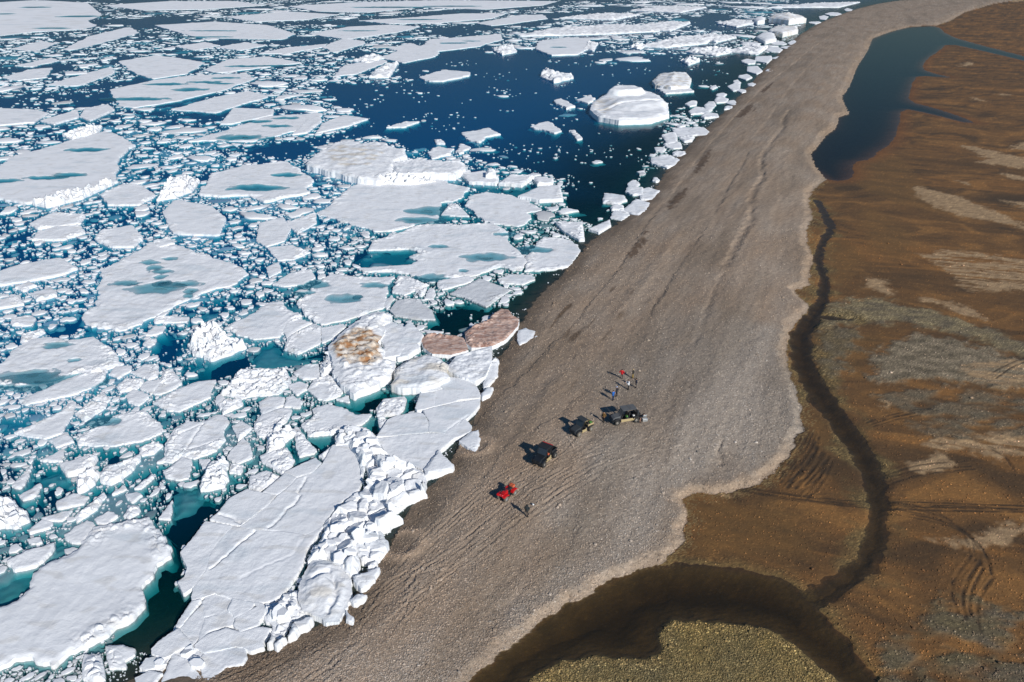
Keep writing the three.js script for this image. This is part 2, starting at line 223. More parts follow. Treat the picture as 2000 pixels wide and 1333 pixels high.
  let c = mixc(C(124, 87, 50), C(96, 69, 42), 0.5 + 1.1 * fbm(x * 0.045 + 0.02 * z, z * 0.09, 4));
  c = mixc(c, C(72, 56, 39), 0.7 * ss(0.0, 0.4, fbm(x * 0.014 + 13, z * 0.014 - 0.01 * x, 3)));
  const st1 = noise(x * 0.035 + z * 0.02 + 3, z * 0.3 - x * 0.1), st2 = noise(x * 0.09 + 40, z * 0.75 - x * 0.22), st3 = noise(x * 0.5 + 9, z * 1.7 - x * 0.3);
  const wv = fbm(x * 0.03, z * 0.03, 3), wu = fbm(x * 0.03 + 50, z * 0.03, 3), mu = x * 0.05 + 2.6 * wv, mv = z * 0.11 - x * 0.03 + 2.6 * wu, marb = noise(mu, mv) + 0.5 * noise(mu * 2.1 + 4, mv * 2.1 + 7) + 0.2 * noise(mu * 5, mv * 5);
  c = mixc(c, C(60, 46, 32), 0.62 * ss(0.12, 0.6, marb + 0.12 * st2));
  c = mixc(c, C(158, 112, 64), 0.55 * ss(0.15, 0.65, -marb + 0.15 * st2));
  c = mixc(c, C(74, 58, 42), 0.22 * ss(0.15, 0.6, st3));
  const flow = fbm(x * 0.016 + 77 + 0.8 * st1, z * 0.05 - x * 0.018, 4), gold = ss(0.06, 0.4, flow), wetb = ss(0.08, 0.38, -flow);
  c = mixc(c, C(156, 106, 56), 0.45 * gold); c = mixc(c, C(66, 50, 34), 0.4 * wetb);
  const speck = (a) => { const s = hash(Math.floor(x * 7), Math.floor(z * 7)), k = 1 + a * (s > 0.9 ? 1.6 : s < 0.2 ? -0.9 : (s - 0.5)); c = [c[0] * k, c[1] * k, c[2] * k]; };
  const ed = 1.3 * noise(x * 0.25, z * 0.25) + 0.7 * noise(x * 0.9, z * 0.9) + 0.35 * noise(x * 2.3, z * 2.3);
  for (const q of OCHRE) if (inBox(q.b, x, z)) { const d = sdf(q.p, x, z) + 1.5 * ed; c = mixc(c, mixc(C(128, 92, 52), C(100, 74, 44), 0.5 + fbm(x * 0.2, z * 0.2, 2) + 0.4 * st2), 0.7 * ss(-1.5, 3, d)); }
  BARS.forEach((q, n) => { if (inBox(q.b, x, z)) { const d = sdf(q.p, x, z) + 1.6 * ed, m = ss(-1.2, 1.6, d) * (n > 1 && n < 4 ? ss(-0.25, 0.2, fbm(x * 0.18, z * 0.3, 3) + 0.05) : 1); if (m > 0) { c = mixc(c, mixc([C(140, 124, 98), C(146, 130, 114), C(118, 100, 82), C(104, 92, 70), C(108, 92, 70)][n], C(106, 94, 80), 0.5 + 0.9 * noise(x * 0.3, z * 0.5)), m); h += 0.16 * m; if (m > 0.3) speck(0.42 * m); } } });
  TAN.forEach((q, n) => { if (inBox(q.b, x, z)) { const d = sdf(q.p, x, z) + 1.0 * ed * (1 + far * 2); const m = ss(-0.5, 0.9 + far * 3, d); const pat = n > 10 && n < 16 && n !== 14 && n !== 13 ? ss(-0.5, 0.15, st2 + 0.5 * st3 + 0.3 * st1) : 1; c = mixc(c, mixc(C(184, 152, 122), C(146, 120, 96), 0.45 + 0.8 * noise(x * 0.5, z * 0.9) + 0.3 * noise(x * 2, z * 2)), m * 0.95 * pat); h += 0.05 * m; } });
  const onShoal = inBox(SHOAL_B, x, z) ? ss(-0.6, 0.6, sdf(SHOAL, wx, wz)) : 0;
  if (onShoal > 0) { h = mix(h, 0.1 + 0.05 * noise(x, z), onShoal); c = mixc(c, mixc(C(126, 107, 64), C(96, 88, 64), 0.5 + 0.8 * fbm(x * 0.12, z * 0.12, 3)), onShoal); speck(0.3 * onShoal); }
  // the foot of the spit: shingle thins out over the mud
  if (dL < 3) { const s = hash(Math.floor(x * 8), Math.floor(z * 8)); if (s > 0.5 + dL * 0.25) c = mixc(c, C(150, 128, 92), 0.7); }
  for (const k of MUDRUTS) if (inBox(k.b, x, z)) { const d = lineDist(k.p, x, z); if (d < 1) { h += 0.5 * k.h * (Math.exp(-(((d - 0.34) / 0.14) ** 2)) - Math.exp(-((d / k.w) ** 2))); c = mixc(c, C(52, 40, 29), 0.85 * Math.exp(-((d / k.w) ** 2)) * ss(-0.5, 0.25, noise(x * 0.5 + k.w * 900, z * 0.5))); } }
  let bank = 99;
  if (z > -330 && z < -60) {
    for (let i = 1; i < STREAM.length; i++) { const a = STREAM[i - 1], b = STREAM[i], d = Math.sqrt(segDist2(wx, wz, a, b)) - (a[2] + b[2]) * 0.4; if (d < bank) bank = d; }
    bank = Math.min(bank, Math.sqrt(Math.min(...[1, 2, 3].map((i) => segDist2(wx, wz, GULLY[i - 1], GULLY[i])))) - 0.7 - 0.6 * noise(x * 0.3, z * 0.3));
    if (bank < 5) {
      const shal = ss(-215, -165, z); h = mix(h, -0.05 - 0.06 * shal - 0.26 * shal * ss(0, 2.2, -bank), ss(1.0, -0.6, bank + 0.35 * ed));
      const m = ss(3.2, 0.2, bank + 1.5 * ed) * ss(-0.6, 0.4, bank) * ss(-0.35, 0.35, noise(x * 0.16 + 50, z * 0.16));
      if (m > 0.02) { c = mixc(c, C(120, 102, 68), 0.7 * m); speck(0.6 * m); }
      c = mixc(c, mixc(C(104, 80, 48), C(78, 62, 38), 0.5 + noise(x * 0.5, z * 0.5)), 0.9 * ss(0.3, -0.4, bank));
    }
  }
  if (inBox(POOL_B, x, z)) { const d = sdf(POOL, wx, wz); if (d > -2) { h = mix(h, -0.12 - Math.min(0.75, 0.2 * Math.max(d, 0)), ss(-0.9, 0.5, d)); if (d > -0.3) { c = mixc(c, mixc(C(112, 88, 50), C(84, 70, 42), ss(0, 5, d) + 0.4 * noise(x * 0.4, z * 0.4)), ss(-0.3, 0.7, d)); } else { c = mixc(c, C(128, 108, 70), 0.5 * ss(-2, 0, d)); speck(0.4); } } }
  if (inBox(LAGOON_B, x, z)) { const d = sdf(LAGOON, wx, wz); if (d > -8) { h = mix(h, -0.1 - Math.min(1.4, 0.09 * Math.max(d, 0)), ss(-2.5, 1, d)); c = mixc(c, C(120, 74, 38), 0.7 * ss(-8, 0, d)); c = mixc(c, C(58, 54, 44), ss(0, 7, d)); } }
  if (onShoal < 0.3) { const s = hash(Math.floor(x * 6) + 5, Math.floor(z * 6)), k = 1 + (s > 0.97 ? 0.6 : (s - 0.5) * 0.16); c = [c[0] * k, c[1] * k, c[2] * k]; }
  o.h = h; o.c = c; return o;
}
const heightAt = (x, z) => land(x, z).h;
{
  const NC = 820, zs = [];
  for (let y = 1405; y > -4; y -= 1.6) zs.push(ground(1000, y)[1]);
  for (const d of [1700, 2000, 2500, 3200, 4500, 7000]) zs.push(-d);
  const shoreX = (z) => { let m = -1e9, best = null; for (let i = 1; i < SHORE.length; i++) { const a = SHORE[i - 1], b = SHORE[i]; if ((a[1] - z) * (b[1] - z) <= 0) { const x = a[0] + (b[0] - a[0]) * (z - a[1]) / (b[1] - a[1] || 1e-9); if (best === null || x < best) best = x; } } return best ?? (z > SHORE[0][1] ? SHORE[0][0] - 4 : SHORE[SHORE.length - 1][0]); };
  const n = zs.length, pos = new Float32Array(n * NC * 3), col = new Float32Array(n * NC * 3), uv = new Float32Array(n * NC * 2), idx = [];
  const raw = zs.map((z) => shoreX(z)), left = raw.map((_, r) => { let m = 1e9; for (let k = Math.max(0, r - 20); k <= Math.min(n - 1, r + 20); k++) m = Math.min(m, raw[k]); return m; }), soft = left.map((_, r) => { let s = 0, c = 0; for (let k = Math.max(0, r - 20); k <= Math.min(n - 1, r + 20); k++) { s += left[k]; c++; } return s / c; });
  zs.forEach((z, r) => {
    const x0 = soft[r] - 22 - Math.min(40, -z * 0.03), x1 = Math.max(-z * 0.78 + 14, x0 + 60);
    for (let k = 0; k < NC; k++) {
      const x = mix(x0, x1, k / (NC - 1)), l = land(x, z), i = r * NC + k;
      const q = l.zone === 'flat' ? [1.2, 1.2, 1.0] : l.zone === 'sea' ? [1.1, 1.05, 0.95] : [1.62, 1.53, 1.42]; pos.set([x, l.h, z], i * 3); col.set([l.c[0] * q[0], l.c[1] * q[1], l.c[2] * q[2]], i * 3); uv.set([x / 34, z / 34], i * 2);
      if (r && k) { const a = i - NC - 1, b = i - NC, d = i - 1; idx.push(a, b, i, a, i, d); }
    }
  });
  const g = geo(pos, idx, col, uv);
  tag(mesh('ground', g, M.gravel), 'grey-brown shingle spit and brown tidal flat', 'ground', null, 'structure');
  // the bed of the deeper sea
  const bed = new THREE.PlaneGeometry(16000, 12000, 1, 1); bed.rotateX(-Math.PI / 2); bed.setAttribute('color', new THREE.BufferAttribute(new Float32Array(12).map((_, i) => C(52, 60, 56)[i % 3]), 3));
  const b = mesh('seabed', bed, M.ice); b.position.set(0, -9.05, -5600); tag(b, 'dark bed of the open sea', 'seabed', null, 'structure');
}
// ------------------------------------------------------------------ water
{
  const mid = []; const along = (p, z) => { let best = null; for (let i = 1; i < p.length; i++) { const a = p[i - 1], b = p[i]; if ((a[1] - z) * (b[1] - z) <= 0 && a[1] !== b[1]) best = a[0] + (b[0] - a[0]) * (z - a[1]) / (b[1] - a[1]); } return best; };
  for (const z of [-62, -80, -100, -125, -150, -190, -240, -310, -400, -520, -700, -900]) { const a = along(SHORE, z), b = along(SPITEDGE, z); if (a !== null && b !== null) mid.push([(a + b) / 2, z]); }
  const first = [mid[0][0] - 12, -30], last = SHORE[SHORE.length - 1], end = [last[0] + 300, last[1] - 10];
  const slab = (pts, name, mat, label) => {
    const s = new THREE.Shape(pts.map(([x, z]) => new THREE.Vector2(x, -z))), g = new THREE.ExtrudeGeometry(s, { depth: 14, bevelEnabled: false });
    g.rotateX(-Math.PI / 2); g.translate(0, -14, 0);
    const p = g.attributes.position, uv = g.attributes.uv; for (let i = 0; i < p.count; i++) uv.setXY(i, p.getX(i) / 26, p.getZ(i) / 26);
    tag(mesh(name, g, mat), label, 'water', null, 'structure');
  };
  { // the sea: a closed body of water whose colour turns from clear and greenish inshore to blue in the open
    const right = [first, ...mid, end, [7500, -7800], [7500, -10500]], rx = (z) => { for (let i = 1; i < right.length; i++) if (z >= right[i][1]) return mix(right[i - 1][0], right[i][0], (right[i - 1][1] - z) / (right[i - 1][1] - right[i][1])); return 7500; };
    const zs = []; for (let d = 30; d < 700; d += 2 + d * 0.012) zs.push(-d); for (let d = 720; d < 10500; d *= 1.12) zs.push(-d); for (const [, z] of mid) zs.push(z); zs.push(end[1], -7800, -10500); zs.sort((p, q) => q - p);
    const NX = 90, n = zs.length, pos = [], col = [], uv = [], idx = [];
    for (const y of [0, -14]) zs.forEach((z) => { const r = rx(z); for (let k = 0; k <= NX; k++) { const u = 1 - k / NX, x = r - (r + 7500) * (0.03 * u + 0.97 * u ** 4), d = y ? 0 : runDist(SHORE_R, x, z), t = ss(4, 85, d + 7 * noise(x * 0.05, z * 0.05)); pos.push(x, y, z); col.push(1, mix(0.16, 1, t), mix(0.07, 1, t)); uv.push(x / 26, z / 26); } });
    const W1 = NX + 1, o = n * W1, quad = (p, q, r, s) => idx.push(p, q, r, p, r, s);
    for (let r = 1; r < n; r++) for (let k = 1; k <= NX; k++) { const i = r * W1 + k; quad(i - W1 - 1, i - W1, i, i - 1); quad(o + i - 1, o + i, o + i - W1, o + i - W1 - 1); }
    for (let r = 1; r < n; r++) { const e = r * W1 + NX, f = r * W1; quad(e - W1, o + e - W1, o + e, e); quad(f, o + f, o + f - W1, f - W1); }
    for (let k = 1; k <= NX; k++) { const e = (n - 1) * W1 + k; quad(k, k - 1, o + k - 1, o + k); quad(e - 1, e, o + e, o + e - 1); }
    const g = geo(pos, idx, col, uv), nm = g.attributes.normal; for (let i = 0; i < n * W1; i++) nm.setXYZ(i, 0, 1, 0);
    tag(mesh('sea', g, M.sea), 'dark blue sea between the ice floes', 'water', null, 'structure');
  }
  slab([[700, -30], [7400, -7600], [end[0] + 2, end[1] + 2], ...[...mid].reverse().map(([x, z]) => [x + 0.6, z]), [first[0] + 0.6, -30]], 'lagoon', M.lagoon, 'brown lagoon water behind the spit');
}
// ------------------------------------------------------------------ ice
const SNOW = [0.85, 0.86, 0.87];
const autos = [], floes = [];                                        // outlines already taken, for the broken ice in between
function march(box, cell, F) {                           // triangles of F > 0 on a grid: { v: [x, z, F], faces, rim: [[i, j]] }
  const nx = Math.max(3, Math.ceil((box[1] - box[0]) / cell)), nz = Math.max(3, Math.ceil((box[3] - box[2]) / cell)), sx = (box[1] - box[0]) / nx, sz = (box[3] - box[2]) / nz, w = nx + 1;
  const val = new Float32Array(w * (nz + 1)); for (let j = 0; j <= nz; j++) for (let i = 0; i <= nx; i++) val[j * w + i] = (i === 0 || j === 0 || i === nx || j === nz) ? Math.min(-1e-3, F(box[0] + i * sx, box[2] + j * sz)) : F(box[0] + i * sx, box[2] + j * sz);
  const v = [], faces = [], rim = [], ids = new Map();
  const corner = (i, j) => { const k = (j * w + i) * 3; if (!ids.has(k)) { ids.set(k, v.length); v.push([box[0] + i * sx, box[2] + j * sz, val[j * w + i]]); } return ids.get(k); };
  const cross = (i, j, i2, j2) => { const a = j * w + i, b = j2 * w + i2, k = Math.min(a, b) * 3 + (i === i2 ? 2 : 1); if (!ids.has(k)) { const t = clamp(val[a] / (val[a] - val[b]), 0.02, 0.98); ids.set(k, v.length); v.push([box[0] + (i + (i2 - i) * t) * sx, box[2] + (j + (j2 - j) * t) * sz, 0]); } return ids.get(k); };
  for (let j = 0; j < nz; j++) for (let i = 0; i < nx; i++) {
    const q = [[i, j], [i, j + 1], [i + 1, j + 1], [i + 1, j]], s = q.map(([a, b]) => val[b * w + a] > 0);
    if (!s[0] && !s[1] && !s[2] && !s[3]) continue;
    const p = [], cut = [];
    for (let k = 0; k < 4; k++) { const m = (k + 1) % 4; if (s[k]) { p.push(corner(...q[k])); cut.push(0); } if (s[k] !== s[m]) { p.push(cross(...q[k], ...q[m])); cut.push(s[k] ? 1 : 2); } }
    for (let k = 2; k < p.length; k++) faces.push(p[0], p[k - 1], p[k]);
    for (let k = 0; k < p.length; k++) { const m = (k + 1) % p.length; if (cut[k] === 1 && cut[m] === 2) rim.push([p[k], p[m]]); }
  }
  return { v, faces, rim };
}
const DIRT = { none: (c) => c,
  cream: (c, x, z) => mixc(c, [0.66, 0.56, 0.40], 0.42 * ss(0.0, 0.4, fbm(x * 0.3, z * 0.3, 3))),
  brown: (c, x, z) => { const n = fbm(x * 0.55 + 3, z * 0.55, 4), s = noise(x * 2.2 + n * 3, z * 1.1); return mixc(mixc(c, [0.62, 0.47, 0.30], 0.75 + n), [0.36, 0.17, 0.07], ss(-0.12, 0.34, n + 0.2 * s)); },
  red: (c, x, z) => { const n = fbm(x * 0.45, z * 0.9 + x * 0.5, 5), s = noise(x * 0.9 + n * 2, z * 2.6 + x * 0.8); return mixc(mixc(mixc([0.56, 0.39, 0.31], [0.36, 0.20, 0.15], 0.35 + 1.8 * n), [0.64, 0.52, 0.46], 0.8 * ss(0.12, 0.5, s)), [0.16, 0.10, 0.09], 0.6 * ss(0.3, 0.6, noise(x * 0.6 + 4, z * 1.9 - x * 0.6))); },
  tan: (c, x, z) => mixc(c, [0.62, 0.55, 0.44], 0.7 * ss(-0.15, 0.3, fbm(x * 0.16 + 9, z * 0.28, 4))),
  grey: (c) => [c[0] * 0.78, c[1] * 0.79, c[2] * 0.80],
};
/* One floe. o: fb height above water, rag outline raggedness, relief m, rubble [cell m, height m], ponds [[px, py, rx m, depth]], foot m, dirt, dirtIn polygon,
   dome extra height in the middle, base level of the ice when grounded on the beach, heights(x, z, F) for bergs */
function floe(name, label, category, group, text, o = {}) {
  const fb = o.fb ?? 0.3, base = o.base ?? 0, p = P2(text, base + fb), [cx, cz] = p.reduce((a, q) => [a[0] + q[0] / p.length, a[1] + q[1] / p.length], [0, 0]), D = reach(cx, cz);
  const bx = boxOf(p), size = Math.max(bx[1] - bx[0], bx[3] - bx[2]), rag = o.rag ?? Math.min(0.045 * size, 0.55 + D * 0.0016), cell = Math.max(size / (o.fine ?? 84), 0.8 * D / 778), s1 = hash(Math.round(cx * 10), Math.round(cz * 10)) * 200;
  const shape = (x, z) => sdf(p, x, z) + (o.grow ?? 0) + rag * (noise(x / (rag * 7) + s1, z / (rag * 7)) + 0.55 * noise(x / (rag * 2.4), z / (rag * 2.4) + s1) + 0.3 * noise(x / (rag * 0.9), z / (rag * 0.9)));
  const ponds = (o.ponds ?? []).map(([a, b, r, d = 0.9, st = 1]) => [...ground(a, b, base + fb), r, d, st]);
  const dirtIn = o.dirtIn ? P2(o.dirtIn, base + fb) : null, rise = o.edge ?? Math.min(0.5, size * 0.06);
  const top = (x, z, f) => {
    const e = ss(0, rise, f); let y = fb * ((o.lip ?? 0.8) + (1 - (o.lip ?? 0.8)) * e);
    y += e * (o.relief ?? 0.07) * (noise(x * 0.34 + s1, z * 0.22) + 0.6 * noise(x * 0.9, z * 0.7 + s1) + 0.3 * noise(x * 2.3, z * 2.1));
    if (o.dome) y += o.dome * ss(0, size * 0.3, f) * (0.8 + 0.5 * noise(x * 0.2, z * 0.2));
    if (o.rubble) { const [rc, rh] = o.rubble, [, wx, wz, id, ed] = worley((x + 0.3 * noise(x, z)) / rc, z / rc), tx = hash(Math.round(id * 1e6), 3) - 0.5, tz = hash(Math.round(id * 1e6), 9) - 0.5; y += ss(0, rise * 1.2, f) * rh * (id * id + 1.3 * (tx * (x / rc - wx) + tz * (z / rc - wz)) - 0.35 * ss(0.13, 0.02, ed)); }
    if (o.rim !== 0) { const zone = ss(0.0, 0.35, noise(x * 0.11 + s1, z * 0.11) + 0.05) * ss(2.6, 0.7, f) * ss(0.05, 0.5, f); if (zone > 0.02) { const [, , , id, ed] = worley(x / 0.8, z / 0.8); y += zone * (o.rim ?? 0.34) * (id - 0.5 * ss(0.16, 0.03, ed)); } }
    if (o.heights) y += o.heights(x, z, f, cx, cz);
    for (const [a, b, r, d, st] of ponds) { const q = Math.hypot((x - a) / st, z - b) / r + 0.35 * noise(x / r * 1.1 + s1, z / r * 1.1); if (q < 1.4) y = mix(y, Math.min(y, fb - 0.07 - Math.min(d * 0.75, fb - 0.1)), ss(1.25, 0.35, q)); }
    for (const k of o.cracks ?? []) { k.w ??= P2(k.s, base + fb); const d = lineDist(k.w, x + 0.15 * noise(x * 1.2, z * 1.2), z + 0.15 * noise(x * 1.2 + 4, z * 1.2)); y -= (k.d ?? 0.3) * Math.exp(-((d / (k.t ?? 0.2)) ** 2)); if (k.ridge) y += k.ridge * Math.exp(-(((d - 0.5) / 0.35) ** 2)); }
    return base + y;
  };
  const m = march(boxOf(p, rag * 2 + cell), cell, shape), pos = [], col = [], uv = [], idx = m.faces.slice();
  const put = (x, y, z, c) => { pos.push(x - cx, y, z - cz); col.push(...c); uv.push(x / 9, z / 9); return pos.length / 3 - 1; };
  const tone = (x, z) => { const t = 1 + 0.035 * noise(x * 0.15 + s1, z * 0.15) + 0.02 * noise(x * 0.7, z * 0.7); let c = [SNOW[0] * t, SNOW[1] * t, SNOW[2] * t]; const wetn = fbm(x * 0.1 + s1, z * 0.22, 4); c = mixc(c, [0.60, 0.66, 0.70], 0.55 * ss(0.12, 0.42, wetn)); c = mixc(c, [0.62, 0.60, 0.56], 0.4 * ss(0.3, 0.6, noise(x * 0.35 + 90, z * 0.8 + s1))); if (o.dirt) { const k = dirtIn ? ss(-0.3, 0.8, sdf(dirtIn, x, z) + 0.6 * noise(x * 0.8, z * 0.8)) : 1; if (k > 0) c = mixc(c, DIRT[o.dirt](c, x, z), k); } return c; };
  for (const [x, z, f] of m.v) put(x, top(x, z, f), z, tone(x, z));
  const foot = o.foot ?? Math.min(1.3, size * 0.11), low = base > 0 ? base - (o.drop ?? 0.5) : -0.5 - fb * 0.5, rows = o.rows ?? (fb > 1.2 ? 4 : 1), mids = new Map();
  const grad = (x, z) => { const e = cell * 0.6, gx = shape(x + e, z) - shape(x - e, z), gz = shape(x, z + e) - shape(x, z - e), l = Math.hypot(gx, gz) || 1; return [-gx / l, -gz / l]; };
  const side = (i) => { if (mids.has(i)) return mids.get(i); const [x, z] = m.v[i], y0 = pos[i * 3 + 1], [nx, nz] = grad(x, z), a = []; for (let r = 0; r <= rows; r++) { const t = r / rows, y = mix(y0, low, t), out = (o.flare ?? 0.12) * (r ? 1 : 0) * t + (r && r < rows ? 0.05 * fb * noise(x * 0.35 + r * 5, z * 0.35) : 0); const k = o.dirt === 'red' || o.dirtIn ? SNOW : tone(x, z); a.push(put(x + nx * out, y, z + nz * out, k)); } mids.set(i, a); return a; };
  for (const [i, j] of m.rim) { const a = side(i), b = side(j); for (let r = 0; r < rows; r++) idx.push(a[r], a[r + 1], b[r + 1], a[r], b[r + 1], b[r]); }
  const g = geo(pos, idx, col, uv), me = mesh(name, g, M.snow);
  me.position.set(cx, 0, cz); tag(me, label, category, group); if (group) autos.push({ me, p, size, cx, cz, n: text.trim().split(/\s+/).length, label, ponds: ponds.length });
  for (const [a, b, r, d, st] of ponds) {
    const s = new THREE.Shape([...Array(28)].map((_, i) => { const t = i / 28 * 6.283; return new THREE.Vector2(Math.cos(t) * r * 1.3 * st, -Math.sin(t) * r * 1.3); })), pg = new THREE.ExtrudeGeometry(s, { depth: fb - 0.09, bevelEnabled: false });
    pg.rotateX(-Math.PI / 2); pg.translate(a - cx, 0.03, b - cz); if (inPoly(p, a, b)) mesh('melt_pond', pg, M.pond, me);
  }
  if (foot > 0.05 && base <= 0) {
    const reachF = (x, z) => shape(x, z) + foot * (0.9 + 1.1 * Math.max(-0.5, noise(x / (foot * 2.6) + s1, z / (foot * 2.6))) + 0.35 * noise(x / foot, z / foot));
    const f = march(boxOf(p, rag * 2 + foot * 2.8 + cell), cell * 1.8, reachF), fp = [], fc = [], fu = [];
    for (const [x, z] of f.v) { const d = Math.max(0, -sdf(p, x, z)); fp.push(x - cx, -0.3 - 1.5 * Math.min(1.3, d / (foot * 1.25)) ** 1.4 - 0.14 * Math.abs(noise(x * 0.8, z * 0.8)), z - cz); fc.push(0.74, 0.80, 0.82); fu.push(x / 9, z / 9); }
    if (f.v.length > 2) mesh('submerged_ledge', geo(fp, f.faces, fc, fu), M.ice, me);
  }
  floes.push({ p, b: boxOf(p, 3), top: (x, z) => top(x, z, shape(x, z)), shape, me });
  return floes[floes.length - 1];
}
function sunken(label, text, depth = 0.7) {              // a slab that lies wholly under water
  const p = P2(text, 0), [cx, cz] = p.reduce((a, q) => [a[0] + q[0] / p.length, a[1] + q[1] / p.length], [0, 0]), D = reach(cx, cz), bx = boxOf(p, 0.8), cell = Math.max((bx[1] - bx[0]) / 40, D / 778);
  const m = march(bx, cell, (x, z) => sdf(p, x, z) + 0.35 * noise(x * 0.8, z * 0.8)), pos = [], col = [], uv = [];
  for (const [x, z, f] of m.v) { pos.push(x - cx, -depth * (1.35 - 0.6 * ss(0, 1.6, f)) + 0.08 * noise(x, z), z - cz); col.push(0.74, 0.8, 0.82); uv.push(x / 9, z / 9); }
  const me = mesh('sunken_ice_piece', geo(pos, m.faces, col, uv), M.ice); me.position.set(cx, 0, cz); tag(me, label, 'ice slab', label === SUNK ? 'sunken slabs of ice' : null);
  floes.push({ p, b: boxOf(p, 3), soft: true, me });
}
const DRIFT = 'flat white sea ice floe drifting among smaller broken ice', RUBF = 'white floe heaped with broken ice rubble, drifting in brash ice', SUNK = 'turquoise slab of ice lying just under the water', SHOREP = 'cracked white ice plate grounded against the shingle beach', STRAND = 'small white ice slab stranded on the shingle', FAR = 'distant white floe with blue melt pools in the pack ice', DRIFT2 = 'bare white floe drifting alone on open blue water';
const flat = (text, o, label) => floe('ice_floe', label ?? DRIFT, 'ice floe', label ? null : 'drifting ice floes', text, o);
const farf = (text, o) => floe('ice_floe', FAR, 'ice floe', 'distant floes of the pack ice', text, { fb: 0.38, fine: 60, relief: 0.1, ...o });
const lone = (text, o) => floe('ice_floe', DRIFT2, 'ice floe', 'floes on open water', text, o);
const rub = (text, o, label) => floe('rubble_floe', label ?? RUBF, 'ice floe', label ? null : 'rubble covered floes', text, { fb: 0.5, rubble: [0.85, 0.75], rag: 0.3, fine: 110, ...o });
const shore = (text, o, label) => floe('grounded_ice_plate', label ?? SHOREP, 'shore ice', label ? null : 'grounded shore ice plates', text, { fb: 0.5, rag: 0.07, edge: 0.12, relief: 0.035, foot: 0, grow: 0.1, lip: 0.95, rim: 0, ...o });
const strand = (text, o, label) => floe('stranded_ice_piece', label ?? STRAND, 'ice slab', label ? null : 'slabs stranded on the beach', text, { base: 0.45, fb: 0.5, rag: 0.14, foot: 0, drop: 0.7, relief: 0.05, ...o });

// --- big floes and their neighbours, lower part of the bay
flat('292,1007 320,1043 317,1062 323,1082 294,1124 268,1150 276,1183 253,1212 195,1244 136,1274 107,1303 65,1296 32,1288 0,1303 -70,1345 -90,1170 0,1186 20,1176 62,1140 78,1108 110,1092 156,1066 169,1053 185,1033 240,1014', { fb: 0.62, fine: 150, relief: 0.06, foot: 0.9 }, 'huge smooth white floe with a thick bright edge beside dark shallow water');
sunken('wide teal sunken shelf along the far side of the huge smooth floe', '-40,1150 0,1118 32,1114 74,1108 64,1140 22,1178 0,1190 -40,1190', 0.75);
sunken('pale teal strip of sunken ice behind the huge smooth floe', '76,1106 84,1078 118,1060 140,1062 158,1064 112,1092', 0.45);
lone('164,1277 195,1278 201,1300 205,1326 182,1333 162,1326 158,1300', { rag: 0.1, fb: 0.35 });
lone('205,1262 240,1259 263,1267 261,1278 244,1290 244,1303 214,1303 208,1287', { rag: 0.1, fb: 0.35 });
flat('120,1045 169,1015 185,1023 162,1061 140,1059'); flat('11,1095 49,1075 101,1061 107,1069 71,1101 26,1114', { fb: 0.5 });
rub('-20,975 15,969 50,1000 53,1015 30,1028 -20,1032'); flat('116,904 172,888 191,888 180,903 160,919 128,925', { fb: 0.75, rag: 0.15 }); rub('145,932 175,911 192,920 182,939 149,958', { fb: 0.8 });
flat('191,927 205,911 270,888 274,895 250,922 215,945 195,938', { fb: 0.55 }); flat('318,922 355,892 375,897 372,915 367,933 351,937 322,932', { rag: 0.12 }); rub('391,939 413,900 443,900 445,932 435,945 390,955', { fb: 0.6, foot: 1.4 });
sunken('pale turquoise sunken slab speckled with dark stones in the shallows', '336,962 367,945 396,958 396,978 367,1001 338,1010', 0.55);
for (const t of ['146,1007 201,962 206,968 188,994 148,1020', '110,978 143,963 172,970 162,984 110,994', '81,1010 144,994 120,1017 84,1016', '52,1036 81,1015 104,1020 97,1030 58,1041', '183,1014 211,997 231,1006 208,1023 188,1022', '242,1007 250,986 273,988 270,1001 253,1012', '309,1012 335,978 333,1014', '244,965 266,960 279,967 260,980 247,975', '37,968 78,942 81,949 65,970 41,978', '21,949 62,907 52,936 39,954', '214,965 240,947 247,954 218,967', '261,954 296,926 302,931 276,952', '50,1053 78,1048 80,1059 62,1062', '300,905 330,888 318,902', '395,912 385,896 410,896 405,918']) flat(t, { rag: 0.16, fine: 46 });
// --- rafted plates grounded along the beach
shore('411,1014 426,1002 449,973 481,957 514,963 537,968 524,985 468,1026 440,1021', { cracks: [{ s: '428,1004 455,1012 468,1022', d: 0.2 }] });
shore('514,961 558,924 577,934 563,950 540,966'); shore('557,922 615,895 626,904 610,922 580,932');
shore('470,1030 526,987 542,969 565,951 580,935 612,924 630,907 650,870 676,866 690,880 700,905 706,932 700,957 660,985 640,1010 632,1022 618,1035 598,1043 500,1033', { fine: 130, cracks: [{ s: '597,934 590,950 580,962 586,968 575,985 560,995 545,1015 524,1032', d: 0.22, t: 0.1, ridge: 0.02 }], relief: 0.06 }, 'broad white shore ice plate beside a deep blue crevasse');
shore('401,1019 378,1050 353,1079 367,1108 361,1127 348,1137 359,1158 378,1144 402,1112 408,1083 425,1058 452,1028', { relief: 0.06 });
shore('453,1029 500,1036 560,1040 597,1046 612,1040 632,1027 612,1053 596,1075 590,1100 580,1118 562,1145 548,1160 535,1172 500,1178 460,1172 420,1158 375,1172 378,1150 404,1114 411,1084 428,1058', { fine: 150, relief: 0.06, cracks: [{ s: '498,1036 470,1060 440,1088 410,1112', d: 0.2, t: 0.1, ridge: 0.025 }, { s: '592,1052 570,1085 520,1105 470,1130', d: 0.05 }] }, 'largest white shore ice plate with soft snow swells and fine cracks');
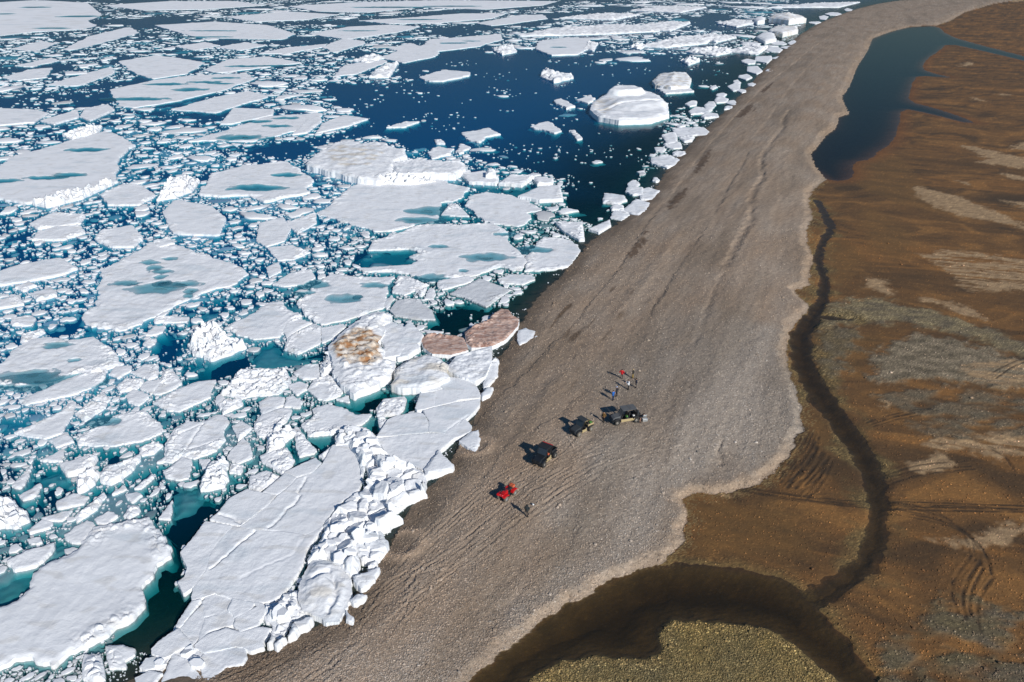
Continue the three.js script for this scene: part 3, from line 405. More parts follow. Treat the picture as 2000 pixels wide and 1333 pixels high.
for (const t of ['397,1176 405,1165 432,1155 455,1170 448,1185 430,1198 400,1205', '455,1171 495,1178 488,1190 460,1205 446,1190', '352,1228 397,1180 401,1207 388,1240 378,1257 356,1233', '402,1208 430,1200 446,1192 458,1207 455,1220 430,1225 405,1235 387,1256 390,1240', '460,1207 490,1192 503,1185 510,1205 500,1222 470,1232 458,1222', '346,1229 374,1258 350,1268 322,1283 298,1276 296,1268 313,1251', '380,1262 405,1240 440,1228 470,1236 500,1226 528,1228 514,1248 512,1264 491,1270 475,1264 460,1262 430,1268 400,1275', '395,1282 410,1268 440,1270 462,1267 476,1266 480,1285 472,1298 440,1302 420,1320 408,1340 395,1320', '310,1348 338,1278 361,1290 387,1319 408,1348', '375,1174 391,1171 350,1224 344,1222', '274,1303 285,1287 300,1285 302,1303 285,1308', '265,1325 290,1312 315,1316 300,1335 270,1338', '497,1178 512,1180 520,1190 512,1203 505,1186']) shore(t, { fb: rr(0.42, 0.62), rag: 0.07, relief: 0.06, fine: 70 });
const ridges = [];
const ridge = (text, o, label) => ridges.push(floe('ice_rubble_ridge', label, 'ice ridge', null, text, { fb: 0.8, rubble: [1.9, 1.15], rag: 0.22, fine: 170, foot: 0, edge: 0.5, relief: 0.14, rim: 0, ...o }));
ridge('702,962 720,940 715,905 735,890 770,900 800,905 832,926 832,965 796,978 767,1001 787,1012 744,1036 720,1040 690,1035 660,1040 640,1060 622,1060 634,1025 650,1000 690,965', { rubble: [2.2, 1.3] }, 'jumbled white ice rubble ridge above the blue crevasse');
ridge('744,1036 754,1056 757,1069 741,1088 705,1095 695,1075 690,1055 700,1040', { fb: 0.9, rubble: [1.6, 0.5] }, 'white ice lobe pushed onto the shingle below the rubble ridge');
ridge('690,1042 697,1070 700,1095 699,1118 683,1121 660,1105 640,1085 618,1088 600,1095 614,1065 640,1052 665,1044', { fb: 1.0, rubble: [1.7, 0.9] }, 'heaped white blocks between the crevasse and the cream-stained ice mound');
ridge('580,1150 597,1110 611,1092 653,1095 681,1121 686,1150 683,1173 660,1212 634,1217 624,1202 595,1192 582,1176', { fb: 0.9, rubble: null, dome: 0.4, relief: 0.12, edge: 1.1, dirt: 'cream', cracks: [{ s: '612,1128 640,1118 652,1140 655,1165 640,1195', d: 0.35, t: 0.3 }] }, 'rounded ice mound with cream-coloured staining beside the shingle');
ridge('540,1175 560,1160 580,1155 582,1178 600,1196 585,1205 570,1210 560,1230 545,1245 530,1240 535,1222 522,1212 512,1190 520,1178', { fb: 0.5, rubble: [0.8, 0.6] }, 'low rubble of broken ice between the big plate and the cream-stained mound');
ridge('655,848 675,832 705,832 735,850 745,870 752,882 768,900 735,890 716,903 706,925 702,905 692,880 678,866 657,866', { fb: 0.8, rubble: [1.7, 0.9] }, 'rubble ridge with blue-shadowed blocks between two broad shore ice plates');
ridge('300,1283 325,1285 350,1270 376,1260 396,1280 395,1318 388,1316 362,1288 338,1276 315,1310 300,1305', { fb: 0.45, rubble: [0.7, 0.5] }, 'narrow seam of crushed ice between the small cracked plates');
for (const t of ['690,1125 741,1106 738,1120 720,1142 705,1149 690,1132', '682,1170 700,1160 720,1160 712,1172 690,1181', '675,1190 690,1205 688,1215 674,1212', '575,1215 600,1205 611,1204 600,1222 580,1225', '562,1244 572,1215 583,1228 578,1238', '537,1257 549,1243 557,1245 540,1265', '520,1256 530,1240 535,1245 532,1258', '718,1106 722,1100 735,1095 730,1105']) strand(t, { fine: 40 });
// --- upper shore plates
for (const [t, o] of [['818,746 853,741 855,748 863,758 853,762 822,766'], ['855,744 873,737 909,740 930,755 938,772 936,777 899,779 885,770 866,758'], ['812,796 821,769 850,765 848,793 827,799 815,801'], ['851,765 866,760 885,772 897,780 890,784 849,793'], ['909,820 920,832 918,842 897,852 885,856 871,848 877,839']]) shore(t, { fb: 0.6 });
shore('828,802 849,796 892,786 936,780 935,791 926,803 911,816 890,830 873,842 868,846 839,843 838,820 831,810', { fb: 0.65, cracks: [{ s: '870,844 890,828 915,812', d: 0.1 }] });
shore('736,853 758,820 772,813 810,806 826,808 836,825 837,844 796,848', { fb: 0.6, relief: 0.06 });
shore('735,857 796,850 839,847 868,848 884,857 866,873 850,885 838,902 826,918 800,903 770,898 752,880 745,868', { fb: 0.7, relief: 0.07 }, 'smooth white shore plate reaching down to a triangular slab on the shingle');
strand('897,861 921,842 934,839 938,856 936,870 928,882 916,875 904,866', { base: 0.3 }, 'white triangular slab ringed by a collar of pushed-up sand');
strand('857,876 868,890 886,907 884,915 850,922 832,926 828,915 840,900', { base: 0.25, fb: 0.8 }, 'tilted white slab at the seaward end of the rubble ridge touching the shingle');
flat('622,890 648,870 634,900', { rag: 0.08, fine: 40 });
// --- the dirty grounded ice
floe('dirty_ice_mass', 'large grounded ice mass with a rust-brown dirt patch on top', 'ice mass', null, '642,672 670,645 710,615 732,607 765,612 762,627 750,632 752,650 740,665 750,682 748,697 775,702 760,732 732,750 692,765 670,752 650,725 652,707 640,682', { fb: 1.5, fine: 150, rag: 0.35, relief: 0.25, edge: 1.6, dome: 0.5, foot: 1.6, dirt: 'brown', dirtIn: '646,668 690,640 718,642 746,655 742,680 752,704 722,716 690,714 664,704 648,690', rubble: [1.5, 0.35] });
shore('752,632 767,629 790,639 800,627 810,638 826,654 820,666 815,669 796,669 779,693 749,698 748,688 752,676 744,662', { fb: 1.0, relief: 0.12 }, 'white ice slab wedged between the rust-stained mass and the reddish slabs');
shore('767,683 789,670 813,669 820,678 794,695 777,698', { fb: 0.9, relief: 0.1 });
floe('grounded_ice_mass', 'thick white slab with a faint grey-tan top above the green pool', 'ice slab', null, '767,722 796,700 834,690 854,695 875,710 873,724 878,734 854,746 820,755 779,755 764,748 772,734', { fb: 1.5, fine: 110, rag: 0.2, relief: 0.16, edge: 0.9, dirt: 'tan', foot: 0.8 });
floe('grounded_ice_mass', 'narrow reddish-brown stained ice slab in dark water', 'ice slab', null, '822,662 834,651 866,652 897,657 906,659 915,683 882,692 844,690 827,678', { fb: 0.8, fine: 100, rag: 0.1, relief: 0.1, edge: 0.25, dirt: 'red', foot: 0.4 });
floe('grounded_ice_mass', 'broad reddish-brown ice slab with a white rim', 'ice slab', null, '958,616 976,603 993,603 1002,616 1014,621 1012,635 988,662 959,676 921,678 911,669 908,647 928,633 959,623', { fb: 0.9, fine: 110, rag: 0.1, relief: 0.2, edge: 0.3, dirt: 'red', foot: 0.4 });
shore('873,719 892,695 916,688 960,676 959,707 947,734 930,743 904,736 878,724', { fb: 1.0, relief: 0.28, edge: 0.7 }, 'lumpy white ice slab between the broad reddish slab and the beach');
strand('945,746 951,722 964,698 974,700 971,734 950,755 944,755', { base: 0.2 }); strand('940,767 950,756 964,756 957,770 942,776', { base: 0.3 });
strand('1012,645 1026,640 1046,647 1041,659 1026,669 1014,672 1011,662', { base: 0.2 }, 'small white slab with a pebble of ice beside it above the broad reddish slab');
strand('1044,656 1050,656 1051,660 1045,661', { base: 0.35, fb: 0.3, fine: 20 }, 'fist of white ice beside a small stranded slab');
lone('735,796 750,779 789,774 794,779 789,798 779,810 736,812', { rag: 0.1 });
flat('736,814 752,812 752,817 740,819', { rag: 0.05, fine: 24 }); flat('738,820 756,818 750,830 742,840', { rag: 0.08, fine: 24 });
flat('761,606 774,587 796,582 820,584 826,594 844,606 850,623 815,623 772,616', { dirt: 'grey', fb: 0.3, rag: 0.12 }, 'dull grey flat floe on dark teal water above the rust-stained mass');
// --- middle of the bay
flat('444,640 525,590 550,590 585,615 578,626 550,643 547,658 494,664 472,657', { foot: 2.2 }); flat('552,645 557,630 575,620 610,630 588,640 572,650 560,659', { rag: 0.15 }); flat('555,682 562,657 575,650 612,632 627,637 625,670 582,691', { rag: 0.15 }); flat('627,640 670,632 675,637 645,662 628,670', { rag: 0.12 });
flat('572,594 616,555 648,534 697,541 768,541 761,566 747,601 712,612 676,626 634,633 616,626', { fine: 120, foot: 1.5, ponds: [[672, 583, 2.6, 1.0, 1.5], [732, 556, 1.7, 0.8, 1.8], [618, 556, 2.2, 0.8, 1.4], [598, 571, 1.6, 0.8, 1.3], [700, 580, 0.9, 0.5]] }, 'white floe with several deep teal melt pools beside the rust-stained mass');
sunken(SUNK, '485,708 508,678 540,670 555,690 588,695 640,690 600,712 560,716 505,722', 0.6);
for (const t of ['572,728 595,712 622,710 625,738 590,740', '600,760 612,742 640,732 650,735 669,765 665,772 638,781 620,778', '561,752 585,744 601,751 598,760 580,772', '506,785 525,774 557,775 552,792 510,810', '559,775 572,772 591,785 585,796 555,794', '500,820 510,810 550,795 572,800 560,822 522,850 505,852 495,835', '575,832 585,838 600,860 619,878 612,885 585,891 578,872', '452,832 472,822 492,835 472,855 465,858', '442,892 450,880 475,855 490,872 492,892 462,906', '657,779 680,772 682,785', '508,890 525,882 560,874 575,898 568,912 552,928 540,918 512,902', '450,905 475,908 470,925 448,922', '488,930 520,918 545,930 530,945 500,962 486,950']) flat(t, { rag: 0.14, foot: 0.9 });
flat('590,832 612,808 608,798 650,790 670,795 698,808 728,808 705,828 675,838 650,848 605,851', { foot: 2.2 }, 'leaf-shaped white floe floating in the teal pool off the shore plates');
rub('450,745 470,722 510,718 560,722 568,745 545,770 500,772 470,778 430,770', { fb: 0.25, rubble: [0.75, 0.5], foot: 1.2 }, 'brash heap of small white blocks packed together beside the sunken turquoise slab'); rub('520,872 522,850 540,835 572,835 575,845 550,870 520,885', { fb: 0.4 }); rub('625,712 640,690 655,690 652,720 640,728 628,735', { fb: 0.5 });
flat('-60,725 0,710 22,688 50,665 82,659 105,661 130,664 180,659 205,670 225,692 238,710 215,718 195,722 155,730 120,740 62,752 0,752 -60,760', { fine: 130, relief: 0.1, foot: 1.2, ponds: [[110, 674, 1.5, 0.6, 1.8], [60, 733, 2.2, 0.6, 2], [145, 703, 0.8, 0.4, 1.6], [95, 745, 2.5, 0.6, 3]] }, 'wide greyish-white floe with small dark melt hollows');
flat('38,782 82,760 125,742 175,725 212,720 208,737 185,755 155,765 125,772 88,779 50,788', { foot: 1.3 });
flat('159,626 169,605 190,597 187,576 201,527 247,502 293,472 360,481 406,502 472,520 483,534 462,552 388,573 335,597 300,619 275,633 229,642 183,636', { fine: 150, relief: 0.1, foot: 1.2, ponds: [[292, 512, 1.6, 0.45, 1.4], [303, 522, 1.8, 0.5], [316, 530, 1.5, 0.5, 1.5], [311, 541, 1.5, 0.5], [316, 552, 1.6, 0.5], [300, 563, 3, 0.4, 1.8], [330, 505, 1.0, 0.4, 2], [246, 553, 1.6, 0.45, 2], [357, 554, 1.7, 0.5, 2.4], [372, 568, 1.6, 0.5], [366, 578, 1.2, 0.45]] }, 'great white floe with a branching pale blue melt pool in its middle');
rub('368,675 375,650 392,637 412,630 430,642 432,655 475,665 480,675 450,688 415,700 375,690', { fb: 0.6, rubble: [1.0, 1.1], foot: 2.2 }, 'isolated mound of white ice blocks on its own floe in dark water');
for (const t of ['225,755 245,738 278,740 279,748 265,760 235,764', '259,728 280,712 308,710 308,735 290,741', '272,758 285,744 318,740 308,755 295,768', '299,768 308,750 320,722 335,720 355,748 332,762 310,770', '244,772 260,760 288,768 289,775 270,792 250,784', '212,730 225,715 255,714 256,722 230,738', '298,786 345,760 388,744 422,742 412,760 410,775 350,802 330,802', '145,808 175,784 208,786 205,795 165,822', '180,778 200,765 215,780 208,785', '25,845 70,825 115,805 135,785 148,785 140,812 118,845 88,856 58,852', '430,790 435,780 470,778 475,790 435,808', '278,672 285,662 305,661 302,670 288,678', '282,654 300,638 322,635 318,648 295,655', '300,622 308,616 368,619 365,628 300,630', '38,668 42,652 82,642 88,648 50,670', '20,635 22,620 58,615 70,622 60,635', '78,898 100,888 125,875 120,900 85,901', '95,860 130,845 145,862 110,872', '418,782 428,768 440,776 430,800', '270,875 300,862 318,868 300,885 275,890']) flat(t, { rag: 0.16, foot: 0.8, fine: 60 });
flat('145,865 155,852 200,825 232,808 282,800 290,812 305,820 312,832 315,842 275,860 225,868 152,868', { foot: 1.2, ponds: [[210, 823, 1.2, 0.5, 2]] }, 'teardrop-shaped white floe with one dark melt hollow, edged by teal water');
flat('320,900 322,865 342,835 368,822 395,825 422,810 435,810 448,822 435,845 440,858 420,880 380,895 355,890 335,902', { rag: 0.15, fine: 120, cracks: [{ s: '396,828 380,850 365,875 350,895', d: 0.15, t: 0.12, ridge: 0.05 }, { s: '325,862 365,840 395,828', d: 0.1, t: 0.12, ridge: 0.04 }, { s: '362,880 400,868 440,858', d: 0.1, t: 0.12, ridge: 0.03 }] }, 'pentagonal white floe crossed by raised crack lines');
sunken(SUNK, '388,612 440,605 445,612 410,626 395,625', 0.5); sunken(SUNK, '5,815 60,830 45,850 0,850', 0.6); sunken(SUNK, '345,725 380,705 400,700 395,715 360,740', 0.8); sunken(SUNK, '70,930 110,915 145,925 140,945 80,948', 0.6); sunken(SUNK, '165,640 185,640 200,652 160,662', 0.6);
flat('623,418 684,364 740,352 810,353 859,350 915,367 904,381 887,394 861,395 855,427 817,437 768,451 733,451 691,441 659,427', { fine: 130, foot: 1.6, ponds: [[838, 412, 4.5, 1.3, 1.5], [815, 430, 3, 1.2, 2]] }, 'broad white floe with a teal bite in its corner');
flat('861,420 880,396 894,399 917,422', { rag: 0.15 }); flat('905,402 922,381 950,374 992,381 1030,392 1058,409 1030,416 1044,427 1013,441 974,436 950,432 925,413', { foot: 2.2 }, 'white floe with a ragged tail toward the beach');
flat('697,523 747,520 803,516 817,509 796,502 824,493 800,485 747,488 719,488 726,471 775,456 817,439 853,437 895,439 962,435 994,453 990,471 1008,485 1029,506 1018,527 976,520 927,538 888,541 839,543 772,530 712,530', { fine: 150, rag: 0.35, foot: 1.3, ponds: [[858, 481, 1.5, 0.7, 1.7], [948, 502, 3.0, 1.0, 2.0], [985, 457, 1.5, 0.5, 2], [845, 541, 2, 0.8, 1.6], [905, 528, 1.2, 0.4]] }, 'great white floe with a deep teal bay cut into its side');
sunken('wide teal sunken shelf filling the bay of the great floe', '690,500 722,484 800,483 828,495 818,513 760,524 700,524', 1.2);
flat('1029,506 1050,471 1064,463 1106,467 1131,478 1131,495 1114,520 1071,527 1022,530', { foot: 0.9, ponds: [[1046, 488, 2.6, 1.2, 1.5]] }, 'white floe touching the beach with a dark teal hollow at its seaward side');
for (const t of ['853,559 856,548 913,538 927,545 913,552 863,566', '971,545 994,536 1036,536 1045,545 1022,555 976,552', '765,570 778,538 800,541 836,556 820,563 790,575', '822,579 810,566 834,560 828,575', '830,583 838,562 848,563 850,573 846,585', '500,470 507,435 553,423 567,446 556,470 521,481', '558,435 616,414 618,435 581,456', '521,483 570,478 606,492 574,506 542,508', '533,555 563,534 606,525 616,541 592,555 553,559', '748,590 765,577 770,583 755,604', '520,522 545,510 548,530 525,540']) flat(t, { rag: 0.22, foot: 1.1 });
flat('879,573 937,543 997,566 976,580 951,599 906,580', { dirt: 'grey', fb: 0.3, rag: 0.14 }, 'thin grey diamond-shaped floe in dark water near the beach');
strand('1085,432 1138,433 1142,467 1131,467 1099,449', { base: 0, fb: 0.7 }); strand('1149,446 1191,428 1193,439 1170,453', { base: 0, fb: 0.7 });
// --- the tall ice
const berg = (name, label, text, o) => floe(name, label, 'iceberg', null, text, { fine: 130, rag: 0.5, edge: 1.1, lip: 0.76, rows: 6, flare: 0.5, foot: 2.2, relief: 0.2, rim: 0.5, ...o });
const plateau = (x0, z0, r, h, w = 0.25) => (x, z) => h * ss(r * (1 + w), r * (1 - w), Math.hypot(x - x0, (z - z0) * 1.1) + r * 0.22 * noise(x * 0.25, z * 0.25));
{ const at = (x, y, h) => ground(x, y, h), [ax, az] = at(1216, 181, 2.6), [bx, bz] = at(1244, 203, 2.6), [sx, sz] = at(1166, 206, 2.6);
  const bump = (x, z, x0, z0, rx, rz, w) => ss(1 + w, 1 - w, Math.hypot((x - x0) / rx, (z - z0) / rz) + 0.12 * noise(x * 0.22, z * 0.22));
  berg('grounded_iceberg', 'tall white grounded iceberg with smooth terraces and a faint tan flank', '1153,210 1158,196 1176,186 1192,176 1215,171 1255,173 1288,184 1304,200 1306,219 1270,230 1210,232 1168,225', { fb: 2.6, relief: 0.1, lip: 0.72, edge: 2.2, fine: 170, rag: 0.4, heights: (x, z, f) => ss(0, 3.5, f) * (1.9 * bump(x, z, bx, bz, 13, 13, 0.5) + 2.6 * bump(x, z, ax, az, 10, 9, 0.14) - 1.0 * bump(x, z, sx, sz, 6, 10, 0.6) - 0.8 * Math.exp(-((((x - bx) * 0.45 + (z - bz) * 0.9 - 2 + 1.2 * noise(x * 0.15, z * 0.15)) / 0.8) ** 2)) + 0.35 * noise(x * 0.16, z * 0.16)), dirt: 'tan', dirtIn: '1156,206 1168,192 1200,192 1205,208 1180,222' }); }
berg('iceberg_block', 'domed tan-white ice block behind the tall iceberg', '1275,156 1290,142 1340,140 1350,151 1346,166 1310,169 1280,164', { fb: 2.2, dome: 2.6, dirt: 'tan', edge: 2 });
lone('1284,172 1320,170 1350,173 1354,178 1300,182', { fb: 0.6 });
berg('iceberg_block', 'flat-topped ice block with tan dirt and a vertical white cliff', '600,310 631,291 652,278 684,272 705,279 733,276 754,282 789,291 794,302 772,314 764,336 740,350 705,347 660,336 621,326 600,320', { fb: 2.2, dirt: 'tan', dirtIn: '630,300 660,283 740,285 750,300 720,325 660,325', relief: 0.22, dome: 0.7 });
berg('iceberg_block', 'long white ice wall beside the tan-topped block', '761,317 817,309 908,317 908,328 887,339 838,338 775,341', { fb: 2.2, rag: 0.3 });
rub('700,345 760,342 800,345 850,352 800,358 740,356', { fb: 0.9, rubble: [1.6, 1.4] });
for (const t of ['901,338 946,333 974,345 971,357 915,354', '974,357 996,340 1044,343 1020,360', '1044,347 1080,347 1080,356 1050,358', '1010,382 1055,363 1094,360 1100,388 1055,390']) flat(t, { fb: 1.0, rag: 0.25, fine: 60 });
berg('ice_cube', 'boxy white ice cube perched behind the low floes', '949,330 968,330 968,338 949,338', { fb: 2.6, fine: 40, rag: 0.15, foot: 0.4 });
sunken(SUNK, '925,364 985,362 985,378 940,376', 0.8); sunken(SUNK, '985,372 1050,360 1055,392 1005,392', 0.8);
berg('iceberg_block', 'distant wedge-shaped iceberg near the curve of the beach', '1503,32 1512,26 1562,28 1576,33 1542,37', { fb: 6, dome: 5, edge: 3, dirt: 'tan', rag: 1 });
berg('iceberg_block', 'distant low iceberg with dark flank close to the beach', '1500,58 1515,50 1555,50 1560,57 1530,64', { fb: 4, dome: 1.5, edge: 2, dirt: 'tan', rag: 1 });
berg('iceberg_block', 'small squat iceberg left of the wedge-shaped one', '1473,36 1480,31 1494,33 1494,39 1480,40', { fb: 4, dome: 2, edge: 2, rag: 0.8, fine: 60 });
berg('iceberg_block', 'rounded white ice block among floes off the far beach', '1478,70 1490,62 1512,63 1516,74 1495,79', { fb: 3, dome: 2, edge: 2, rag: 0.8, fine: 60 });
// --- upper part of the bay
flat('-60,345 0,322 28,304 105,283 206,255 238,266 259,283 231,308 227,336 224,353 154,381 52,395 0,385 -60,390', { fine: 130, fb: 0.7, foot: 1.5, ponds: [[170, 292, 3.2, 0.6, 2.2], [88, 347, 2.4, 0.6, 2.6], [135, 341, 2.6, 0.6, 2], [5, 353, 2.5, 0.6, 2]] }, 'giant white floe with rounded corner and small blue melt pools');
rub('60,395 110,378 160,368 215,352 222,356 160,384 90,402', { fb: 0.8, rubble: [1.5, 1.2] });
flat('390,378 413,338 483,322 560,315 591,336 611,350 595,367 609,374 553,385 518,392 483,381 434,381', { fine: 120, fb: 0.6, foot: 2, ponds: [[557, 341, 2.5, 0.6, 2], [500, 366, 3.5, 0.7, 2.4], [470, 386, 3, 0.9, 2]] }, 'shield-shaped white floe left of the flat-topped ice block');
for (const t of ['196,378 238,359 273,360 304,381 269,399 210,399', '335,453 317,414 328,400 343,389 413,402 441,425 427,458 353,456', '62,467 71,453 106,442 155,439 166,453 120,467', '183,467 197,449 257,439 279,463 261,481 219,481', '-40,541 35,516 116,502 152,523 106,538 -40,562', '58,435 102,414 166,418 155,435 71,446', '-20,210 60,213 95,220 66,238 -20,245', '77,235 150,214 154,228 105,242', '155,227 165,211 210,203 224,214 175,235', '430,241 455,210 535,213 532,224 451,241', '617,259 628,241 670,224 719,231 680,245', '570,262 600,232 626,228 628,236 600,258', '300,470 330,462 340,474 310,482', '-20,590 35,575 45,592 -20,604', '60,572 100,560 112,575 70,585', '30,560 55,548 70,556 45,566']) flat(t, { fb: 0.55, rag: 0.3, fine: 60, foot: 1 });
rub('120,262 160,250 200,245 190,258 140,272', { fb: 0.7, rubble: [1.6, 1.2] }); rub('305,390 330,350 362,345 390,352 375,372 340,385', { fb: 0.5, rubble: [1.4, 1.2] });
for (const [t, o] of [['213,175 297,157 371,147 483,143 497,154 437,175 350,196 262,210 231,206', { ponds: [[325, 164, 5, 0.7, 2.2], [370, 175, 6, 0.8, 1.4], [270, 193, 5, 0.7, 3], [400, 160, 4, 0.6, 2.5], [440, 152, 3.5, 0.6, 2.5], [430, 163, 3, 0.6, 2.5]] }], ['336,213 420,189 486,177 525,189 472,203 420,220', {}], ['364,276 437,255 518,227 626,220 626,238 560,259 490,276 420,273', { ponds: [[470, 268, 5, 0.8, 2], [505, 237, 3, 0.5, 2], [560, 230, 3, 0.5, 2], [540, 246, 3, 0.5, 2]] }], ['231,119 301,108 343,112 399,122 367,143 297,154 259,140', {}], ['395,136 448,115 525,110 588,122 525,130 427,142', { ponds: [[480, 129, 5, 0.7, 2.5], [535, 128, 4, 0.6, 2]] }], ['301,49 420,42 525,49 577,66 553,77 385,73', { ponds: [[415, 60, 6, 0.7, 4], [400, 72, 6, 0.7, 4], [465, 75, 7, 0.7, 3]] }], ['122,96 175,70 252,52 273,63 196,84 140,98', {}], ['-20,5 70,0 170,5 200,30 170,40 190,50 150,58 60,62 -20,72', { ponds: [[70, 14, 15, 1, 1.6], [155, 32, 14, 1, 2], [5, 27, 9, 0.8, 2], [100, 55, 8, 0.8, 2]] }], ['628,91 670,75 712,80 715,84 652,103', {}], ['649,150 673,126 750,116 754,121 698,143', {}], ['820,94 838,77 978,66 981,77 932,91 845,101', { ponds: [[885, 84, 6, 0.8, 2], [920, 80, 4, 0.7, 2]] }], ['500,105 560,93 640,85 630,92 560,104', {}], ['600,66 680,52 760,48 820,52 780,62 680,76', { ponds: [[700, 60, 6, 0.8, 3]] }], ['700,40 800,34 900,26 990,26 960,36 860,44 760,46', { ponds: [[820, 38, 9, 0.9, 3]] }], ['930,45 1010,30 1060,28 1070,36 1000,46 960,50', {}], ['560,12 700,4 860,0 1090,2 1060,10 950,18 820,14 720,24 620,22', { ponds: [[760, 14, 18, 1, 3], [880, 12, 15, 1, 3]] }], ['200,10 330,2 460,2 520,10 400,18 280,20', {}], ['440,33 560,22 660,28 600,38 500,42', {}], ['20,95 80,80 110,84 70,100', {}], ['5,150 60,135 100,132 90,150 30,158', {}], ['420,92 480,82 520,88 470,98', {}], ['340,90 400,82 430,88 380,98', {}], ['760,95 800,84 830,92 790,103', {}], ['30,128 100,112 115,118 60,130', {}], ['90,165 180,140 215,130 225,142 150,168', {}], ['740,112 800,92 860,96 850,110 790,122', {}]]) farf(t, o);
for (const [t, o] of [['1046,94 1051,80 1107,72 1146,75 1165,87 1125,105 1076,107', { fb: 1, ponds: [[1090, 92, 4, 0.7, 1.5]] }], ['817,150 866,136 918,140 915,147 866,157 838,157', { fb: 0.8 }], ['754,248 789,238 819,236 789,247', {}], ['901,259 953,250 978,261 950,266 939,278 915,273', {}], ['1034,247 1069,236 1100,255 1083,259', {}], ['833,297 855,285 887,290 876,301 845,308', {}], ['892,294 901,280 920,287 897,301', {}], ['1079,196 1097,191 1121,206 1107,210', { fb: 1 }], ['1125,194 1153,185 1162,191 1150,201', { fb: 0.8 }], ['1113,254 1122,253 1135,270 1128,272', {}], ['848,272 862,272 870,280 852,280', {}]]) lone(t, { fb: 0.55, fine: 50, ...o });
for (const t of ['1055,148 1065,135 1118,148 1121,151 1083,160', '1010,70 1080,55 1200,48 1260,50 1290,60 1180,66', '1090,35 1180,26 1250,28 1200,38', '1220,55 1300,42 1350,44 1310,60', '1250,90 1330,72 1400,70 1380,84 1300,92', '1350,72 1390,66 1440,72 1400,82', '1335,100 1390,92 1440,98 1400,108', '1400,45 1440,38 1480,44 1440,52', '1230,20 1300,12 1380,14 1330,24', '1500,14 1600,6 1680,4 1640,14', '1420,100 1460,88 1500,92 1480,106', '1330,118 1352,112 1368,118 1345,126', '1300,84 1320,70 1330,80 1310,90', '960,95 1000,88 1010,100 980,106', '1140,95 1150,80 1168,84 1160,98', '690,118 730,105 750,112 720,122', '720,150 745,128 778,122 760,150', '1230,92 1240,86 1262,88 1250,96']) rub(t, { fb: 0.8, rubble: [2.6, 1.6], fine: 60, rag: 0.8 });
// --- slabs cast up along the far beach: [x, y, half width, half depth] in the survey photograph
for (const [x, y, a, b] of [[1240, 372, 20, 9], [1265, 376, 24, 11], [1200, 388, 32, 12], [1246, 405, 26, 14], [1207, 404, 16, 6], [1210, 418, 19, 11], [1282, 350, 7, 5], [1238, 358, 13, 7], [1310, 268, 16, 10], [1340, 257, 23, 9], [1366, 255, 22, 8], [1318, 283, 20, 8], [1300, 313, 26, 12], [1345, 270, 16, 6], [1290, 291, 12, 5], [1325, 300, 14, 6], [1352, 201, 16, 5], [1366, 217, 22, 8], [1387, 206, 14, 9], [1408, 194, 12, 6], [1431, 200, 13, 6], [1408, 185, 10, 5], [1384, 224, 18, 6], [1422, 210, 9, 4], [1433, 170, 15, 8], [1468, 164, 10, 4], [1449, 177, 9, 4], [1475, 136, 20, 10], [1454, 149, 14, 6], [1492, 114, 20, 7], [1527, 113, 17, 4], [1506, 137, 9, 3], [1524, 84, 15, 5], [1548, 83, 8, 4], [1538, 92, 12, 3], [1510, 96, 18, 5], [1592, 44, 12, 3], [1608, 34, 11, 4], [1629, 27, 14, 3], [1657, 19, 9, 3], [1575, 72, 10, 3], [1462, 120, 12, 5], [1440, 160, 8, 4], [1395, 170, 8, 4], [1330, 245, 9, 4]]) {
  const n = 5 + Math.floor(rnd() * 2), r0 = rr(0, 6), t = [...Array(n)].map((_, k) => { const q = r0 + (k + rr(-0.3, 0.3)) / n * 6.283, w = rr(0.8, 1.3); return (x + a * w * Math.cos(q)).toFixed(1) + ',' + (y + b * w * Math.sin(q)).toFixed(1); }).join(' ');
  floe('beached_floe', 'white ice slab cast up along the far waterline of the spit', 'ice slab', 'slabs along the far waterline', t, { fb: rr(0.35, 0.7), rag: 0.25, fine: 40, relief: 0.1, foot: 0.5, lip: 0.7 });
}
// --- loose blocks on the rubble ridges
function blockGeo(r, n = 8) {                            // an irregular broken block, about r across
  const pos = [], idx = [], nn = 5 + Math.floor(rnd() * 3), h = r * rr(0.35, 0.75), a0 = rnd() * 6, rad = [...Array(nn)].map(() => r * rr(0.7, 1.15)), tx = rr(-0.25, 0.25), tz = rr(-0.25, 0.25);
  const ring = (s, y, k) => rad.map((q, i) => { const t = a0 + i / nn * 6.283; const x = Math.cos(t) * q * s, z = Math.sin(t) * q * s * 0.8; return [x, y + (x * tx + z * tz) * k, z]; });
  const rings = [ring(1, -h * 0.6, 0), ring(1.03, h * 0.35, 1), ring(0.9, h * 0.55, 1)];
  const flatv = (q) => { const b = pos.length / 3; for (const v of q) pos.push(...v); for (let k = 2; k < q.length; k++) idx.push(b, b + k, b + k - 1); };
  flatv(rings[2]);
  for (let l = 0; l < 2; l++) for (let i = 0; i < nn; i++) { const j = (i + 1) % nn; flatv([rings[l + 1][i], rings[l + 1][j], rings[l][j], rings[l][i]]); }
  const t = rr(0.97, 1.03), col = new Float32Array(pos.length).map((_, i) => SNOW[i % 3] * t);
  return geo(pos, idx, col, new Float32Array(pos.length / 3 * 2).map(() => rnd() * 0.05));
}
